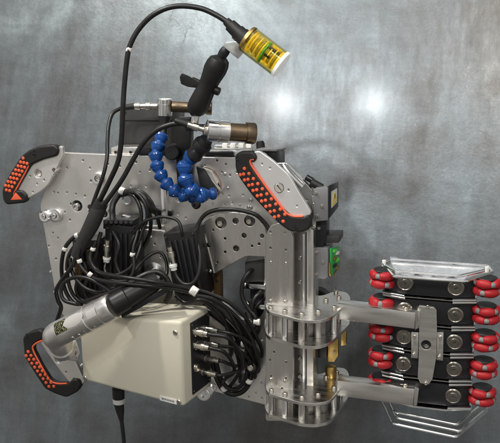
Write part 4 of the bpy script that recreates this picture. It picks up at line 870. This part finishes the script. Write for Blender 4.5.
cable('black cable curling under the window motor', [(264, 290, 6), (260, 293, -8), (254, 300, -14), (252, 312, -16), (258, 324, -16), (250, 336, -18), (240, 343, -14), (236, 347, 2)], 2.4)
cable('long black diagonal cable from the zip tie to the plate edge', [(196, 295, -60), (212, 299, -54), (226, 308, -46), (236, 324, -40), (244, 342, -32), (255, 362, -14), (258, 370, 2)], 1.8)
cable('short ribbed black hose beside the diagonal cables', [(212, 303, -34), (224, 312, -32), (234, 322, -30), (242, 332, -22), (248, 343, 2)], 3.4, 'sleeve', 'ribbed_hose', None, 'hose')
cable('short bundled black cable filling the gap behind the box plugs', [(202, 306, -20), (216, 316, -20), (228, 326, -20), (238, 338, -15), (243, 346, 2)], 3.4, 'cable_black')
cable('black cable draped behind the low drive unit plugs', [(84, 262, -34), (88, 276, -36), (84, 290, -36), (90, 302, -36)], 1.8)
cable('black cable hanging left of the low plugs', [(78, 278, -34), (76, 290, -36), (82, 300, -36), (96, 304, -40)], 1.8)
for lab, pts, r_ in (
    ('black cable tucked between the thick sleeve and the left drive unit', [(101, 232, -40), (97, 248, -44), (95, 268, -44), (101, 284, -40), (108, 296, -36)], 2.0),
    ('black cable lying across the face of the left drive unit', [(113, 232, -36), (119, 245, -42), (116, 262, -44), (122, 276, -46), (134, 282, -44)], 2.0),
    ('black cable from the gusset plate edge back to the left loops', [(141, 230, -26), (140, 248, -40), (130, 268, -50), (112, 276, -54), (98, 272, -50), (88, 262, -44)], 1.9),
    ('black cable making the lowest bow over the left loops', [(70, 258, -42), (73, 274, -46), (84, 287, -52), (98, 292, -54), (114, 288, -52), (126, 280, -48)], 2.0),
    ('black cable hugging the top edge of the silver wrist', [(84, 302, -58), (97, 297, -70), (111, 292, -78), (124, 286, -82), (140, 279, -74)], 2.0),
    ('black cable diving steeply behind the box plugs', [(206, 301, -40), (221, 316, -36), (231, 338, -32), (238, 358, -24), (240, 374, -12), (240, 382, 2)], 1.9),
    ('black cable running just inside the plate window edge', [(213, 299, -44), (232, 312, -40), (245, 331, -32), (251, 352, -22), (255, 370, -8), (255, 378, 2)], 1.9),
    ('black cable bowed below the silver motor brackets', [(265, 298, 6), (261, 301, -6), (254, 311, -12), (259, 328, -14), (251, 344, -12), (254, 360, -6), (255, 366, 2)], 2.2),
    ('black cable dropping from the harness behind the left drive unit', [(128, 192, -18), (142, 200, -22), (150, 215, -22), (150, 232, -18), (144, 246, -12)], 1.9),
    ('black cable bent round the foot of the right drive unit', [(176, 296, -40), (186, 303, -44), (200, 300, -46), (212, 306, -42), (224, 320, -36), (229, 336, -28), (231, 350, -10), (230, 357, 2)], 2.2)):
    cable(lab, pts, r_)
t = thing('hanging_cable', 'black cable with gland and pale sleeve hanging below the cream box', 'cable', P(118, 390, -36))
obj('gland', lathe_bm([(0, .011), (.25, .011), (.26, .013), (.75, .0125), (1, .010)], P(118, 382, -36), P(119, 405, -36), 24), 'rubber', t)
obj('pale_sleeve', lathe_bm([(0, .0122), (.1, .0132), (.9, .0128), (1, .0118)], P(118.8, 398, -36), P(119, 403, -36), 24), 'label_white', t)
obj('strain_relief', lathe_bm([(0, .0105), (.4, .009), (1, .0048)], P(119, 404, -36), P(121.5, 420, -36), 20), 'rubber', t)
obj('cord', tube_bm(pt((121, 416, -36), (122.5, 428, -36), (124, 443, -36), (124.5, 462, -36), (123, 490, -34)), .0042, 12), 'cable_black', t)
# zip ties
def tie(label, x, y, d, ang, w_, r_):
    t = thing('zip_tie', label, 'zip tie', P(x, y, d), 'white zip ties')
    a = rad(ang); dv = Vector((math.cos(a), 0, math.sin(a))) ; c = P(x, y, d)
    R = r_ * U; h_ = w_ * U / 2
    obj('band', lathe_bm([(0, R), (.1, R * 1.06), (.9, R * 1.06), (1, R)], c - dv * h_, c + dv * h_, 20), 'white_tie', t)
    nv = Vector((-math.sin(a), 0, math.cos(a))); q = c + Vector((0, -R, 0)) + nv * R * .4
    obj('lock', loft_bm([q + dv * sx * h_ * .6 + nv * sz * R * .36 + Vector((0, -.0012, 0)) for sx, sz in ((-1, -1), (1, -1), (1, 1), (-1, 1))], [q + dv * sx * h_ * .6 + nv * sz * R * .36 + Vector((0, .004, 0)) for sx, sz in ((-1, -1), (1, -1), (1, 1), (-1, 1))], .0006), 'white_tie', t)
for a in (('large white zip tie above the top right corner of the cream box', 194, 291, -62, -30, 7, 4.2), ('white zip tie on the outer left cable loop', 65, 249, -36.5, 70, 3.5, 2.5), ('white zip tie at the top of the left loops', 77, 235.6, -34, 20, 3.5, 2.7),
          ('white zip tie beside the left drive unit plug', 93, 249, -49, 75, 3, 2.4), ('white zip tie on the harness above the slot', 122, 191, -16, -20, 5, 3.6), ('white zip tie on the cable right of the left drive unit', 132.6, 254.5, -47.5, 85, 3.5, 2.4), ('white zip tie low on the big cable loop', 224, 388.5, -13, 40, 4, 3.4),
          ('white zip tie on the right of the big cable loop', 249, 381, -14, 70, 4, 3.4), ('white zip tie on the cables right of the box plugs', 244, 344, -22, 10, 5, 3.2), ('small white zip tie on the arching lamp cable', 129, 50, -45, 68, 5, 2.5), ('white zip tie under the window motor', 257, 322, -18, 0, 6, 3.2), ('white zip tie left of the wrist among the loops', 67.3, 272, -40, 85, 3, 2.5), ('white zip tie low among the left cables', 90, 274.6, -58.5, -35, 4, 2.5), ('white zip tie beside the low plugs', 79.5, 261, -55, -75, 3.5, 2.5)):
    tie(*a)
t = thing('clamp_stud', 'black clamp with bright stud at the right end of the cable bundle', 'clamp', P(251, 368, 0)); obj('clamp', lathe_bm([(0, .012), (.8, .012), (1, .009), (1, 0)], P(251, 367, -.1), P(251, 367, -20), 24), 'rubber', t); bolt(251, 367, -20, 3, t, 'cap', 'nickel')
